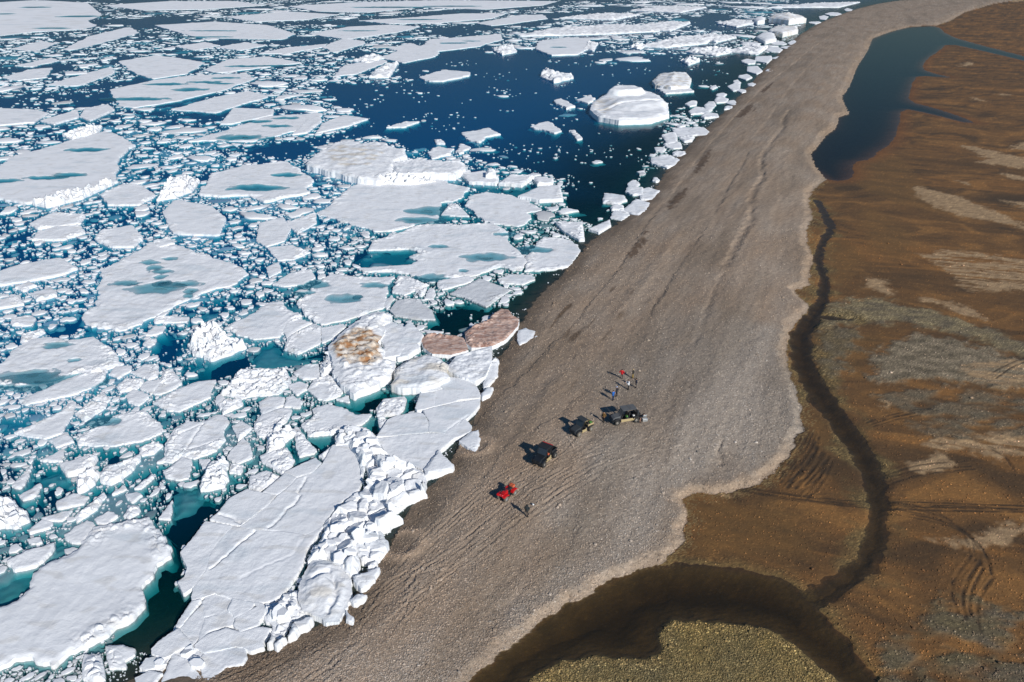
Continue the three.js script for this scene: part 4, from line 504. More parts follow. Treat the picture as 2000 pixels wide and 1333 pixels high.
{ const variants = [...Array(10)].map(() => blockGeo(1)); let n = 0;
  for (const [k, f] of [...ridges.map((q, i) => [[24, 4, 12, 0, 10, 16, 9][i], q]), ...floes.filter((q) => q.me.name.startsWith('rubble_floe') && reach(q.me.position.x, q.me.position.z) < 190).map((q) => [9, q])]) {
    const b = boxOf(f.p); let made = 0;
    for (let t = 0; t < 400 && made < k; t++) { const x = rr(b[0], b[1]), z = rr(b[2], b[3]), s = f.shape(x, z); if (s < 0.35) continue; const r = (0.2 + 0.65 * rnd() ** 1.8) * (ridges.includes(f) ? 1.15 : 0.85), m = mesh('ice_block', variants[n++ % 10], M.snow); m.position.set(x, f.top(x, z) + r * 0.1, z); m.rotation.set(rr(-0.3, 0.3), rnd() * 6.28, rr(-0.3, 0.3)); m.scale.set(r, r * rr(0.8, 1.2), r * rr(0.8, 1.3)); autos.push({ me: m, block: ridges.includes(f) ? 2 : 1, cx: x, cz: z, size: r }); tag(m, 'ice block', 'ice block', ridges.includes(f) ? 'blocks on the shore ridges' : 'blocks on drifting rubble floes'); made++; }
  } }

// ------------------------------------------------------------------ broken ice between the floes
{
  const OPEN = [['850,112 1000,108 1050,115 1200,125 1300,105 1420,130 1440,150 1400,175 1340,200 1300,250 1290,270 1250,340 1160,440 1110,420 1100,350 1040,330 950,318 905,300 900,285 800,290 745,262 600,290 560,280 660,262 720,235 640,200 700,165 800,160', 0.10], ['985,600 1060,530 1090,540 1050,590 1010,610 960,612 905,640 900,655 830,645 850,610 900,590 960,600', 0.02], ['430,985 470,960 400,1015 350,1080 360,1130 345,1140 380,1170 300,1280 205,1262 260,1210 280,1180 270,1150 325,1080 320,1040 335,1010 400,970', 0.0], ['340,760 420,700 480,690 490,715 450,735 420,742 360,750', 0.1], ['290,660 340,650 368,660 365,690 320,710 295,690', 0.22], ['30,655 60,640 130,655 165,640 160,610 120,640', 0.25], ['800,755 700,770 690,800 735,800 735,815 700,830 735,850 800,810 815,790', 0.0], ['0,960 40,950 130,945 145,955 100,985 60,1010 0,1060', 0.2], ['480,290 600,270 640,262 600,300 560,312 480,320', 0.12], ['600,165 800,160 850,110 1000,110 1050,130 1040,240 830,250 720,220', 0.16], ['150,205 200,180 225,190 180,210 60,212 0,205', 0.15], ['200,40 290,60 330,75 240,80', 0.3], ['830,640 905,645 905,600', 0], ['640,700 700,770 620,800 560,860 580,930 640,890 730,810', 0.1], ['1010,600 1200,440 1300,330 1270,330 1160,440 1090,500', 0.03]].map(([s, k]) => { const p = P2(s, 0); return { p, b: boxOf(p), k }; });
  // --- slush: waterlogged ice just under the surface between the floes
  function slush(x0, x1, z0, z1, cell) {
    const m = march([x0, x1, z0, z1], cell, (x, z) => { if (!inPoly(SEAEND, x, z)) return -1; let open = 9; for (const o of OPEN) if (inBox([o.b[0] - 14, o.b[1] + 14, o.b[2] - 14, o.b[3] + 14], x, z)) open = Math.min(open, -sdf(o.p, x, z) * 0.12); return Math.min(open, fbm(x * 0.11 + 31, z * 0.11, 4) * 3 - 0.12 + 0.8 * noise(x * 0.02 + 5, z * 0.02), (runDist(SHORE_R, x, z) - 14) * 0.08); });
    const pos = [], col = [], uv = []; for (const [x, z, f] of m.v) { pos.push(x, -0.14 - 1.3 * ss(0.7, 0.0, f) - 0.1 * Math.abs(noise(x, z)), z); col.push(0.70, 0.75, 0.77); uv.push(x / 9, z / 9); }
    return [pos, m.faces, col, uv];
  }
  { const P = [], I = [], K2 = [], U = []; for (const q of [[-90, 40, -210, -50, 0.9], [-170, 40, -420, -210, 1.8]]) { const [p, i, k, u] = slush(...q), o = P.length / 3; for (const v of p) P.push(v); for (const v of i) I.push(v + o); for (const v of k) K2.push(v); for (const v of u) U.push(v); }
    tag(mesh('slush_ice', geo(P, I, K2, U), M.ice), 'pale waterlogged slush just under the surface between floes', 'slush', null, 'stuff'); }
  const cells = new Map(), CELL = 4, key = (i, j) => i * 100003 + j;
  const fits = (x, z, r) => { const n = Math.ceil((r + maxR) / CELL), ci = Math.floor(x / CELL), cj = Math.floor(z / CELL); if (n > 14) { for (const [a, b, q] of bigs) if ((x - a) ** 2 + (z - b) ** 2 < ((r + q) * 0.78) ** 2) return false; return true; } for (let j = -n; j <= n; j++) for (let i = -n; i <= n; i++) { const c = cells.get(key(ci + i, cj + j)); if (c) for (const [a, b, q] of c) if ((x - a) ** 2 + (z - b) ** 2 < ((r + q) * 0.78) ** 2) return false; } return true; };
  let maxR = 0; const bigs = [];
  const fixed = floes.filter((f) => !f.soft);
  const density = (x, z) => { let d = 1; for (const o of OPEN) if (inBox(o.b, x, z) && inPoly(o.p, x, z)) d = Math.min(d, o.k); for (const f of soft) if (inBox(f.b, x, z) && inPoly(f.p, x, z)) d = Math.min(d, 0.1); return d; }, soft = floes.filter((f) => f.soft);
  const all = [], pix = (x, z) => { const dz = -z * cP + EYE * sP; return dz / FOCAL; };
  // [radius in survey pixels, tries]; large pieces first, then the gaps fill up
  for (const [rp, tries, want] of [[38, 500, 0.8], [26, 1200, 0.85], [18, 2600, 0.85], [12, 6000, 0.9], [8, 13000, 0.85], [5.2, 22000, 0.75], [3.4, 36000, 0.72], [2.3, 56000, 0.7], [1.5, 80000, 0.62]]) {
    maxR = 0; for (const q of all) maxR = Math.max(maxR, q[2]);
    for (let t = 0; t < tries; t++) {
      const py = 1333 * Math.pow(rnd(), 1.25) + (rp > 6 ? 2 : 0), px = rr(-30, 1560); const [x, z] = ground(px, py, 0);
      if ((rp > 30 && py > 260) || (rp > 14 && py > 430)) continue;
      const r = rp * pix(x, z) * rr(0.75, 1.25); if (r > 34) continue;
      let d = density(x, z); if (d === 1) { const lane = noise(x * 0.011 + 7, z * 0.006 + 3) + 0.5 * noise(x * 0.03, z * 0.018); d = mix(1, ss(-0.5, 0.2, lane), ss(230, 420, -z)) ; } if (d > 0 && d < 0.3) d *= 1.8 * ss(-0.15, 0.45, noise(x * 0.05 + 80, z * 0.03)); if (rnd() > d * want * (0.75 + 0.6 * noise(x * 0.03 + 4, z * 0.03)) || (rp > 5 && d < 0.3 && rnd() > d)) continue;
      if (!inPoly(SEAEND, x, z) || runDist(SHORE_R, x, z) < r + 0.6 + (rp > 2.5 ? 2 : 0)) continue;
      let hit = false; for (const f of fixed) if (inBox(f.b, x, z) && (inPoly(f.p, x, z) || lineDist(f.p, x, z, true) < r * 0.8)) { hit = true; break; }
      if (hit) continue;
      if (maxR + r > 14 * CELL ? false : !fits(x, z, r)) continue;
      if (!bigs.every(([a, b, q]) => (x - a) ** 2 + (z - b) ** 2 > ((r + q) * 0.78) ** 2)) continue;
      const e = [x, z, r, rp]; all.push(e); if (r > 9) bigs.push(e); else { const k = key(Math.floor(x / CELL), Math.floor(z / CELL)); cells.has(k) ? cells.get(k).push(e) : cells.set(k, [e]); }
    }
    maxR = Math.min(maxR, 9);
  }
  // one piece: an uneven plate with a softened rim, sides and a keel
  const up = new THREE.Vector3();
  function piece(x, z, r, rp, P, N, I, CC, U, ox, oz) {
    const n = rp > 9 ? 13 : rp > 4.5 ? 8 : rp > 2.6 ? 6 : 5, a0 = rnd() * 6.283, st = rr(1, 1.75), sa = rnd() * 3.14, cs = Math.cos(sa), sn = Math.sin(sa), wetp = rp > 2.6 && rnd() < 0.16, h = wetp ? -rr(0.06, 0.4) : Math.min(r * rr(0.08, 0.24), rr(0.12, 0.38) * (1 + r * 0.02)), tx = rr(-0.05, 0.05), tz = rr(-0.05, 0.05), tone = rr(0.9, 1.03) * (rnd() < 0.08 ? 0.75 : 1), lobes = [rr(0, 6), rr(0, 6)];
    const rad = [...Array(n)].map((_, i) => { const t = i / n * 6.283; return r * (0.86 + 0.16 * Math.sin(2 * t + lobes[0]) + 0.1 * Math.sin(3 * t + lobes[1]) + rr(-0.22, 0.2)); });
    const at = (i, s) => { const t = a0 + i / n * 6.283, u = Math.cos(t) * rad[i] * s * Math.sqrt(st), v = Math.sin(t) * rad[i] * s / Math.sqrt(st); return [u * cs - v * sn, u * sn + v * cs]; };
    const put = (px, py, pz, nx, ny, nz) => { P.push(px + x - ox, py, pz + z - oz); N.push(nx, ny, nz); CC.push(SNOW[0] * tone, SNOW[1] * tone, SNOW[2] * tone); U.push((px + x) / 9, (pz + z) / 9); return P.length / 3 - 1; };
    const bump = wetp ? 0 : rp > 6 ? rr(0.05, 0.3) * h : rr(0, 0.5) * h, c = put(0, h + bump, 0, tx, 1, tz), inner = [], rim = [], side = [], keel = [];
    for (let i = 0; i < n; i++) {
      const [ix, iz] = at(i, 0.84), [mx, mz] = at(i, 0.98), [kx, kz] = at(i, 1.04), l = Math.hypot(mx, mz) || 1, dh = 1 + ix / r * tx * 3 + iz / r * tz * 3 + rr(-0.12, 0.12);
      inner.push(put(ix, h * dh, iz, 0.12 * mx / l, 1, 0.12 * mz / l)); rim.push(put(mx, wetp ? h - 0.15 : h * dh * 0.78, mz, 0.6 * mx / l, 0.75, 0.6 * mz / l)); side.push(put(mx, wetp ? h - 0.15 : h * dh * 0.78, mz, mx / l, 0.12, mz / l)); keel.push(put(kx, -0.3 - Math.abs(h) * 1.2, kz, kx / l, 0, kz / l));
    }
    for (let i = 0; i < n; i++) { const j = (i + 1) % n; I.push(c, inner[j], inner[i], inner[i], inner[j], rim[j], inner[i], rim[j], rim[i], side[i], side[j], keel[j], side[i], keel[j], keel[i]); }
    if (rp > 3 && rnd() < 0.4) { const q = put(0, -0.45, 0, 0, 1, 0), s = rr(1.15, 1.5), dx = rr(-0.25, 0.25) * r, dz = rr(-0.1, 0.4) * r, e = []; for (let i = 0; i < n; i++) { const [kx, kz] = at(i, s); e.push(put(kx + dx, -0.7, kz + dz, 0, 1, 0)); } for (let i = 0; i < n; i++) I.push(q, e[(i + 1) % n], e[i]); }
  }
  const build = (P, N, I, CC, U) => { const g = new THREE.BufferGeometry(); g.setAttribute('position', new THREE.Float32BufferAttribute(P, 3)); g.setAttribute('normal', new THREE.Float32BufferAttribute(N, 3)); g.setAttribute('color', new THREE.Float32BufferAttribute(CC, 3)); g.setAttribute('uv', new THREE.Float32BufferAttribute(U, 2)); g.setIndex(I); return g; };
  const order = all.map((q, i) => [q, i]).sort((a, b) => b[0][3] * b[0][2] / pix(b[0][0], b[0][1]) / b[0][3] - a[0][2] / pix(a[0][0], a[0][1]));
  const P = [], N = [], I = [], CC = [], U = [];
  order.forEach(([[x, z, r, rp]], k) => {
    if (k < 170) { const p = [], n = [], i = [], c = [], u = []; piece(x, z, r, rp, p, n, i, c, u, x, z); const m = mesh('drift_ice_piece', build(p, n, i, c, u), M.snow); m.position.set(x, 0, z); const f = reach(x, z) > 330; autos.push({ me: m, cx: x, cz: z, size: r * 2, n: 0, label: 'piece' }); tag(m, f ? 'small far-off white floe filling gaps in the pack ice' : 'white chunk of drift ice floating between larger floes', 'ice floe', f ? 'small far floes' : 'drift ice chunks'); } else piece(x, z, r, rp, P, N, I, CC, U, 0, 0);
  });
  tag(mesh('brash_ice', build(P, N, I, CC, U), M.snow), 'countless small fragments of brash ice between the floes', 'brash ice', null, 'stuff');
  console.log('pieces', all.length, 'floes', floes.length);
}

// ------------------------------------------------------------------ labels: each look-alike is told by its size, its outline and the landmark it lies nearest
{ const LAND = [[120, 1180, 'the huge smooth floe by the shallows'], [590, 980, 'the blue crevasse in the shore ice'], [480, 1110, 'the largest shore plate'], [635, 1155, 'the cream-stained ice mound'], [760, 960, 'the jumbled shore rubble ridge'], [700, 870, 'the rubble ridge with blue-shadowed blocks'], [815, 875, 'the smooth plate above the triangular slab'], [700, 690, 'the rust-stained ice mass'], [865, 670, 'the narrow reddish slab'], [960, 640, 'the broad reddish slab'], [820, 725, 'the thick slab above the green pool'], [660, 815, 'the leaf-shaped floe'], [670, 580, 'the floe with teal melt pools'], [540, 700, 'the sunken turquoise shelf'], [510, 745, 'the packed brash heap'], [110, 700, 'the wide floe with dark melt hollows'], [320, 560, 'the floe with the branching melt pool'], [425, 665, 'the isolated mound of blocks'], [230, 840, 'the teardrop-shaped floe'], [380, 855, 'the pentagonal cracked floe'], [770, 400, 'the floe with a teal bite'], [980, 405, 'the floe with a ragged tail'], [860, 490, 'the great floe with a teal bay'], [1080, 495, 'the floe touching the beach'], [938, 570, 'the grey diamond-shaped floe'], [1230, 205, 'the tall terraced iceberg'], [690, 305, 'the flat-topped tan block'], [840, 325, 'the long ice wall'], [1540, 32, 'the distant wedge-shaped iceberg'], [120, 325, 'the giant floe with a rounded corner'], [500, 350, 'the shield-shaped floe'], [360, 960, 'the stone-speckled sunken slab'], [350, 178, 'the long floe strewn with melt pools'], [80, 35, 'the far sheet with wide melt pools'], [1110, 90, 'the round floe on open water'], [450, 60, 'the long far floe with streaked pools'], [900, 84, 'the far ridge-backed floe'], [860, 10, 'the pack ice on the horizon side']].map(([x, y, t]) => [...ground(x, y, 0.3), t]);
  for (const a of autos) {
    let best = 1e18, near = ''; for (const [x, z, t] of LAND) { const d = ((x - a.cx) ** 2 + (z - a.cz) ** 2) / (reach(x, z) ** 1.2); if (d < best) { best = d; near = t; } }
    const size = a.size < 2.6 ? 'tiny' : a.size < 5 ? 'small' : a.size < 9 ? 'mid-sized' : a.size < 22 ? 'large' : 'very large';
    if (a.block) { a.me.userData.label = (a.size > 0.5 ? 'big' : a.size > 0.36 ? 'middling' : 'little') + ' loose ice block on the ice by ' + near; a.me.userData.group = 'loose ice blocks'; continue; }
    let long = 1; if (a.p) { let xx = 0, zz = 0, xz = 0; for (const [x, z] of a.p) { const u = x - a.cx, v = z - a.cz; xx += u * u; zz += v * v; xz += u * v; } const t = xx + zz, q = Math.sqrt((xx - zz) ** 2 + 4 * xz * xz); long = Math.sqrt((t + q) / Math.max(t - q, 1e-6)); }
    const form = a.n === 3 ? 'three-cornered' : long > 2.6 ? 'narrow' : a.n === 4 ? 'four-sided' : a.n === 5 ? 'five-sided' : a.n === 0 ? 'uneven' : long > 1.6 ? 'elongated' : 'many-sided';
    const kind = a.label === 'piece' ? 'chunk of drift ice near' : a.label === DRIFT || a.label === DRIFT2 ? 'white floe near' : a.label === FAR ? (a.ponds ? 'far floe with melt pools near' : 'bare far floe near') : a.label === RUBF ? 'rubble-heaped floe near' : a.label === SHOREP ? 'grounded shore plate near' : a.label === STRAND ? 'slab stranded on shingle near' : 'slab at the far waterline near';
    a.me.userData.label = [size, form, kind, near].join(' '); a.me.userData.group = kind.split(' near')[0].replace(' with melt pools', '') + ' individuals';
  } }

scene.traverse((o) => { if (o.userData.label && o.userData.label.split(' ').length > 16) console.log('long', o.userData.label); });
// ------------------------------------------------------------------ vehicles
const paint = (r, g, b, o = {}) => new THREE.MeshPhysicalMaterial({ color: new THREE.Color().setRGB(...C(r, g, b)), roughness: 0.42, clearcoat: 0.4, clearcoatRoughness: 0.25, ...o });
const K = { black: std({ name: 'black_plastic', color: rgb(0.022, 0.023, 0.025), roughness: 0.55 }), rubber: std({ name: 'rubber', color: rgb(0.035, 0.034, 0.032), roughness: 0.9 }), dusty: std({ name: 'dusty_rubber', color: rgb(0.16, 0.135, 0.105), roughness: 0.95 }), steel: std({ name: 'dark_steel', color: rgb(0.03, 0.03, 0.033), roughness: 0.4, metalness: 0.4 }), rim: std({ name: 'dusty_rim', color: rgb(0.3, 0.28, 0.25), roughness: 0.6, metalness: 0.3 }), tan: paint(176, 158, 118), canvas: std({ name: 'grey_canvas', color: rgb(0.10, 0.105, 0.11), roughness: 0.9 }), dark: paint(30, 34, 38), navy: std({ name: 'dark_canvas', color: rgb(0.03, 0.036, 0.042), roughness: 0.8 }), red: paint(196, 22, 26), orange: std({ name: 'orange_plastic', color: rgb(0.62, 0.13, 0.05), roughness: 0.6 }), white: std({ name: 'white_plastic', color: rgb(0.72, 0.72, 0.70), roughness: 0.5 }), silver: std({ name: 'silver_case', color: rgb(0.5, 0.52, 0.53), roughness: 0.4, metalness: 0.5 }), green: std({ name: 'green_fabric', color: rgb(0.09, 0.27, 0.05), roughness: 0.8 }), glass: new THREE.MeshPhysicalMaterial({ name: 'windscreen', color: rgb(0.5, 0.52, 0.54), transmission: 1, roughness: 0.08, thickness: 0 }), tint: new THREE.MeshPhysicalMaterial({ name: 'tinted_windscreen', color: rgb(0.03, 0.034, 0.04), roughness: 0.12, clearcoat: 0.6 }), lens: std({ name: 'lens', color: rgb(0.7, 0.7, 0.68), roughness: 0.15 }), brown: std({ name: 'red_seat', color: rgb(0.2, 0.03, 0.018), roughness: 0.8 }) };
const rb = (w, h, d, x, y, z, r = 0.04, rx = 0, ry = 0) => { const g = new RoundedBoxGeometry(w, h, d, 2, Math.min(r, w / 2.1, h / 2.1, d / 2.1)); if (rx) g.rotateX(rx); if (ry) g.rotateY(ry); g.translate(x, y, z); return g.index ? g.toNonIndexed() : g; };
const tube = (pts, r, n = 24) => { const g = new THREE.TubeGeometry(new THREE.CatmullRomCurve3(pts.map((p) => new THREE.Vector3(...p)), false, 'catmullrom', 0.15), n, r, 7); return g.toNonIndexed(); };
const join = (...l) => mergeGeometries(l.map((g) => { const q = g.index ? g.toNonIndexed() : g; for (const k of Object.keys(q.attributes)) if (!['position', 'normal', 'uv'].includes(k)) q.deleteAttribute(k); return q; }));
const prism = (pts, w, x = 0, bevel = 0.025) => { const g = new THREE.ExtrudeGeometry(new THREE.Shape(pts.map(([z, y]) => new THREE.Vector2(-z, y))), { depth: w - bevel * 2, bevelThickness: bevel, bevelSize: bevel, bevelSegments: 2 }); g.translate(0, 0, -w / 2 + bevel); g.rotateY(Math.PI / 2); g.translate(x, 0, 0); return g; };   // side outline in (z forward, y up), w across
function wheel(parent, x, z, r, w, tyre = K.rubber, rim = K.rim) {
  const t = new THREE.Group(); t.name = 'wheel'; t.position.set(x, r, z); parent.add(t);
  const prof = [[r * 0.55, -w / 2], [r * 0.9, -w / 2], [r * 0.985, -w * 0.4], [r, -w * 0.2], [r, w * 0.2], [r * 0.985, w * 0.4], [r * 0.9, w / 2], [r * 0.55, w / 2]].map(([a, b]) => new THREE.Vector2(a, b));
  const lugs = []; for (let i = 0; i < 18; i++) { const q = new THREE.BoxGeometry(0.022, w * 0.46, r * 0.16); q.translate(r, (i % 2 ? 1 : -1) * w * 0.24, 0); q.rotateY(i / 18 * 6.283); lugs.push(q); }
  const g = join(new THREE.LatheGeometry(prof, 28), ...lugs); g.rotateZ(Math.PI / 2); mesh('tyre', g, tyre, t);
  const spokes = []; for (let i = 0; i < 6; i++) { const q = new THREE.BoxGeometry(r * 0.12, w * 0.5, r * 0.95); q.rotateY(i / 6 * 3.1416); spokes.push(q); }
  const h = join(new THREE.LatheGeometry([[0, -w * 0.3], [r * 0.2, -w * 0.3], [r * 0.24, -w * 0.1], [r * 0.5, -w * 0.16], [r * 0.57, -w * 0.42], [r * 0.57, w * 0.42], [r * 0.5, w * 0.16], [r * 0.24, w * 0.1], [r * 0.2, w * 0.3], [0, w * 0.3]].map(([a, b]) => new THREE.Vector2(a, b)), 24), ...spokes); h.rotateZ(Math.PI / 2); mesh('rim', h, rim, t);
}
function stand(name, label, category, front, rear, half, size = 1) {   // a Group placed by the ground points of its front and rear wheel on the lit side
  const f = ground(...front, 1.3), r = ground(...rear, 1.3), th = Math.atan2(f[0] - r[0], f[1] - r[1]), g = new THREE.Group();
  const x = (f[0] + r[0]) / 2 - Math.cos(th) * half, z = (f[1] + r[1]) / 2 + Math.sin(th) * half;
  g.name = numbered(name); g.position.set(x, heightAt(x, z) + 0.03, z); g.rotation.y = th; g.scale.setScalar(size); scene.add(g); tag(g, label, category); return g;
}
function buggy(label, front, rear, o) {                  // side-by-side buggy: forward +z
  const g = stand('utility_buggy', label, 'buggy', front, rear, 0.7, o.size), wb = o.wb / 2, R = 0.34, cab0 = wb - 0.5, cab1 = o.rows === 2 ? -wb - 0.05 : -wb + 0.55;
  for (const sx of [-1, 1]) for (const sz of [-1, 1]) wheel(g, sx * 0.64, sz * wb, R, 0.27, o.tyre ?? K.rubber);
  mesh('chassis', join(rb(1.0, 0.16, o.wb + 0.5, 0, 0.42, 0), rb(0.7, 0.2, o.wb - 0.8, 0, 0.34, 0), ...[-1, 1].flatMap((s) => [tube([[0.2, 0.4, s * wb], [0.58, R, s * wb]], 0.045, 4), tube([[-0.2, 0.4, s * wb], [-0.58, R, s * wb]], 0.045, 4)])), K.steel, g);
  for (const s of [-1, 1]) mesh('side_panel', prism([[cab0 - 0.05, 0.36], [cab0 - 0.02, 0.72], [cab0 - 0.3, 0.66], [cab1 + 0.45, 0.66], [cab1 + 0.3, 0.8], [cab1 + 0.28, 0.38]], 0.1, s * 0.64), o.panel, g);
  mesh('floor', rb(1.2, 0.05, cab0 - cab1, 0, 0.46, (cab0 + cab1) / 2), K.black, g);
  mesh('hood', prism([[cab0 - 0.05, 0.62], [cab0 - 0.02, 1.06], [wb + 0.2, 0.96], [wb + 0.45, 0.82], [wb + 0.5, 0.58], [wb + 0.3, 0.5]], 0.98, 0, 0.05), o.hood, g);
  for (const s of [-1, 1]) { mesh('fender', prism([[wb - 0.48, 0.62], [wb - 0.4, 0.8], [wb - 0.18, 0.86], [wb + 0.2, 0.85], [wb + 0.44, 0.72], [wb + 0.44, 0.66], [wb + 0.18, 0.77], [wb - 0.2, 0.78], [wb - 0.36, 0.7]], 0.34, s * 0.62, 0.02), o.fender ?? o.hood, g); mesh('fender', prism([[-wb + 0.48, 0.62], [-wb + 0.4, 0.82], [-wb + 0.18, 0.88], [-wb - 0.3, 0.86], [-wb - 0.44, 0.74], [-wb - 0.18, 0.79], [-wb + 0.2, 0.78]], 0.32, s * 0.62, 0.02), o.fender ?? o.hood, g); mesh('headlight', rb(0.2, 0.11, 0.08, s * 0.36, 0.78, wb + 0.46, 0.03), K.lens, g); }
  mesh('bumper', join(tube([[-0.55, 0.45, wb + 0.42], [-0.5, 0.5, wb + 0.62], [0.5, 0.5, wb + 0.62], [0.55, 0.45, wb + 0.42]], 0.03), tube([[-0.4, 0.5, wb + 0.62], [-0.36, 0.76, wb + 0.58], [0.36, 0.76, wb + 0.58], [0.4, 0.5, wb + 0.62]], 0.025)), K.steel, g);
  const top = 1.86, posts = [];
  for (const s of [-1, 1]) posts.push(tube([[s * 0.62, 0.66, cab0 - 0.02], [s * 0.6, 1.1, cab0 - 0.06], [s * 0.56, top - 0.05, cab0 - 0.42], [s * 0.56, top, cab0 - 0.6], [s * 0.56, top, cab1 + 0.15], [s * 0.58, top - 0.08, cab1], [s * 0.62, 0.7, cab1 + 0.05]], 0.032, 40));
  if (o.rows === 2) for (const s of [-1, 1]) posts.push(tube([[s * 0.62, 0.7, 0.05], [s * 0.57, top, 0]], 0.03, 6));
  posts.push(tube([[-0.56, top, cab0 - 0.55], [0.56, top, cab0 - 0.55]], 0.03, 4), tube([[-0.58, top - 0.05, cab1 + 0.04], [0.58, top - 0.05, cab1 + 0.04]], 0.03, 4), tube([[-0.6, 1.25, cab1 + 0.04], [0.6, 1.25, cab1 + 0.04]], 0.025, 4));
  mesh('roll_cage', join(...posts), K.steel, g);
  const len = cab0 - 0.2 - cab1, roofz = (cab0 - 0.2 + cab1) / 2;
  if (o.rows === 2) for (const q of [-1, 1]) mesh('roof_panel', join(rb(1.3, 0.06, len / 2 - 0.03, 0, top + 0.06, roofz + q * len / 4, 0.03), rb(0.5, 0.02, len / 4, 0, top + 0.1, roofz + q * len / 4, 0.01)), o.roof, g);
  else mesh('roof', join(rb(1.38, 0.07, len, 0, top + 0.06, roofz, 0.035), ...[-2, -1, 0, 1, 2].map((k) => rb(0.09, 0.035, len * 0.8, k * 0.24, top + 0.1, roofz, 0.015))), o.roof, g);
  if (o.roofEdge) mesh('roof_spoiler', rb(1.34, 0.05, 0.09, 0, top + 0.08, cab1 - 0.04, 0.02), o.roofEdge, g);
  const ws = new THREE.PlaneGeometry(1.08, 0.8); ws.rotateX(-0.46); ws.translate(0, 1.46, cab0 - 0.21); mesh('windscreen', ws, o.screen ?? K.tint, g);
  for (let k = 0; k < o.rows; k++) for (const s of [-1, 1]) { const z = cab0 - 0.95 - k * 0.95, st = new THREE.Group(); st.name = 'seat'; st.position.set(s * 0.3, 0, z); g.add(st); mesh('cushion', rb(0.48, 0.16, 0.48, 0, 0.68, 0.05, 0.06), o.seat, st); mesh('backrest', rb(0.46, 0.62, 0.14, 0, 1.02, -0.2, 0.06, -0.18), o.seat, st); }
  const sw = new THREE.TorusGeometry(0.17, 0.018, 8, 24); sw.rotateX(-0.6); sw.translate(0.3, 1.08, cab0 - 0.38); mesh('steering_wheel', join(sw, tube([[0.3, 0.98, cab0 - 0.2], [0.3, 1.08, cab0 - 0.38]], 0.02, 3)), K.black, g);
  mesh('dashboard', rb(1.1, 0.22, 0.25, 0, 0.98, cab0 - 0.14, 0.06), K.black, g);
  const b0 = cab1 - 0.02, b1 = Math.min(-wb - 0.5, b0 - 0.5), bm = (b0 + b1) / 2, bl = b0 - b1;
  mesh('cargo_bed', join(rb(1.2, 0.05, bl, 0, 0.86, bm, 0.02), rb(0.05, 0.26, bl, 0.6, 1.0, bm, 0.02), rb(0.05, 0.26, bl, -0.6, 1.0, bm, 0.02), rb(1.2, 0.26, 0.05, 0, 1.0, b0 - 0.03, 0.02)), o.bed, g);
  mesh('tailgate', rb(1.2, 0.26, 0.05, 0, 1.0, b1, 0.02), o.bed, g);
  for (const s of [-1, 1]) mesh('tail_light', rb(0.1, 0.12, 0.04, s * 0.5, 0.78, b1 - 0.0, 0.02), K.red, g);
  for (const s of [-1, 1]) mesh('mirror', join(rb(0.14, 0.1, 0.04, s * 0.74, 1.42, cab0 - 0.12, 0.02), tube([[s * 0.6, 1.36, cab0 - 0.2], [s * 0.72, 1.42, cab0 - 0.13]], 0.014, 3)), K.black, g);
  g.userData.cab = { cab0, cab1, b1, wb };
  return g;
}
const buggyA = buggy('black buggy with a ribbed roof and a red rear roof edge', [1061, 913], [1083, 894], { size: 1.2, wb: 2.25, rows: 1, panel: K.tan, hood: K.dark, roof: K.black, roofEdge: K.red, seat: K.black, bed: K.black });
const buggyB = buggy('dark soft-top buggy with a tan open cargo bed', [1131, 855], [1154, 844], { size: 1.12, wb: 2.1, rows: 1, panel: K.tan, hood: K.navy, fender: K.black, roof: K.navy, seat: K.black, bed: K.tan, tyre: K.dusty });
const buggyC = buggy('long four-seat buggy with two grey canvas roof panels and tan sides', [1208, 834], [1239, 829], { size: 1.14, wb: 2.6, rows: 2, panel: K.tan, hood: K.canvas, fender: K.black, roof: K.canvas, seat: K.black, bed: K.black });
delete buggyA.userData.cab; delete buggyB.userData.cab; const cabC = buggyC.userData.cab; delete buggyC.userData.cab;
buggyA.updateMatrixWorld(); buggyB.updateMatrixWorld(); buggyC.updateMatrixWorld();
function onto(host, name, label, category, x, y, z, build) { const p = host.localToWorld(new THREE.Vector3(x, y, z)), g = new THREE.Group(); g.name = numbered(name); g.position.copy(p); g.rotation.y = host.rotation.y; scene.add(g); build(g); tag(g, label, category); return g; }
const bag = (m, w = 0.4, h = 0.3, d = 0.6) => (g) => { mesh('bag_body', rb(w, h, d, 0, h / 2, 0, 0.12), m, g); mesh('strap', join(tube([[-w * 0.3, h * 0.9, d * 0.25], [-w * 0.3, h * 1.2, 0], [-w * 0.3, h * 0.9, -d * 0.25]], 0.02, 8), tube([[w * 0.3, h * 0.9, d * 0.25], [w * 0.3, h * 1.2, 0], [w * 0.3, h * 0.9, -d * 0.25]], 0.02, 8)), K.black, g); };
onto(buggyC, 'duffel_bag', 'bright green bag on a front seat of the four-seat buggy', 'bag', 0.36, 0.77, cabC.cab0 - 0.86, bag(K.green, 0.34, 0.34, 0.36));
onto(buggyC, 'duffel_bag', 'white bag on a rear seat of the four-seat buggy', 'bag', 0.36, 0.77, cabC.cab0 - 1.82, bag(K.white, 0.36, 0.26, 0.34));
onto(buggyC, 'spare_wheel', 'black spare tyre lying in the bed of the four-seat buggy', 'spare tyre', -0.25, 0.9, cabC.b1 + 0.34, (g) => { const t = new THREE.TorusGeometry(0.25, 0.1, 12, 28); t.rotateX(-Math.PI / 2); t.translate(0, 0.1, 0); mesh('tyre', t, K.rubber, g); mesh('rim', new THREE.CylinderGeometry(0.16, 0.16, 0.08, 20).translate(0, 0.09, 0), K.rim, g); });
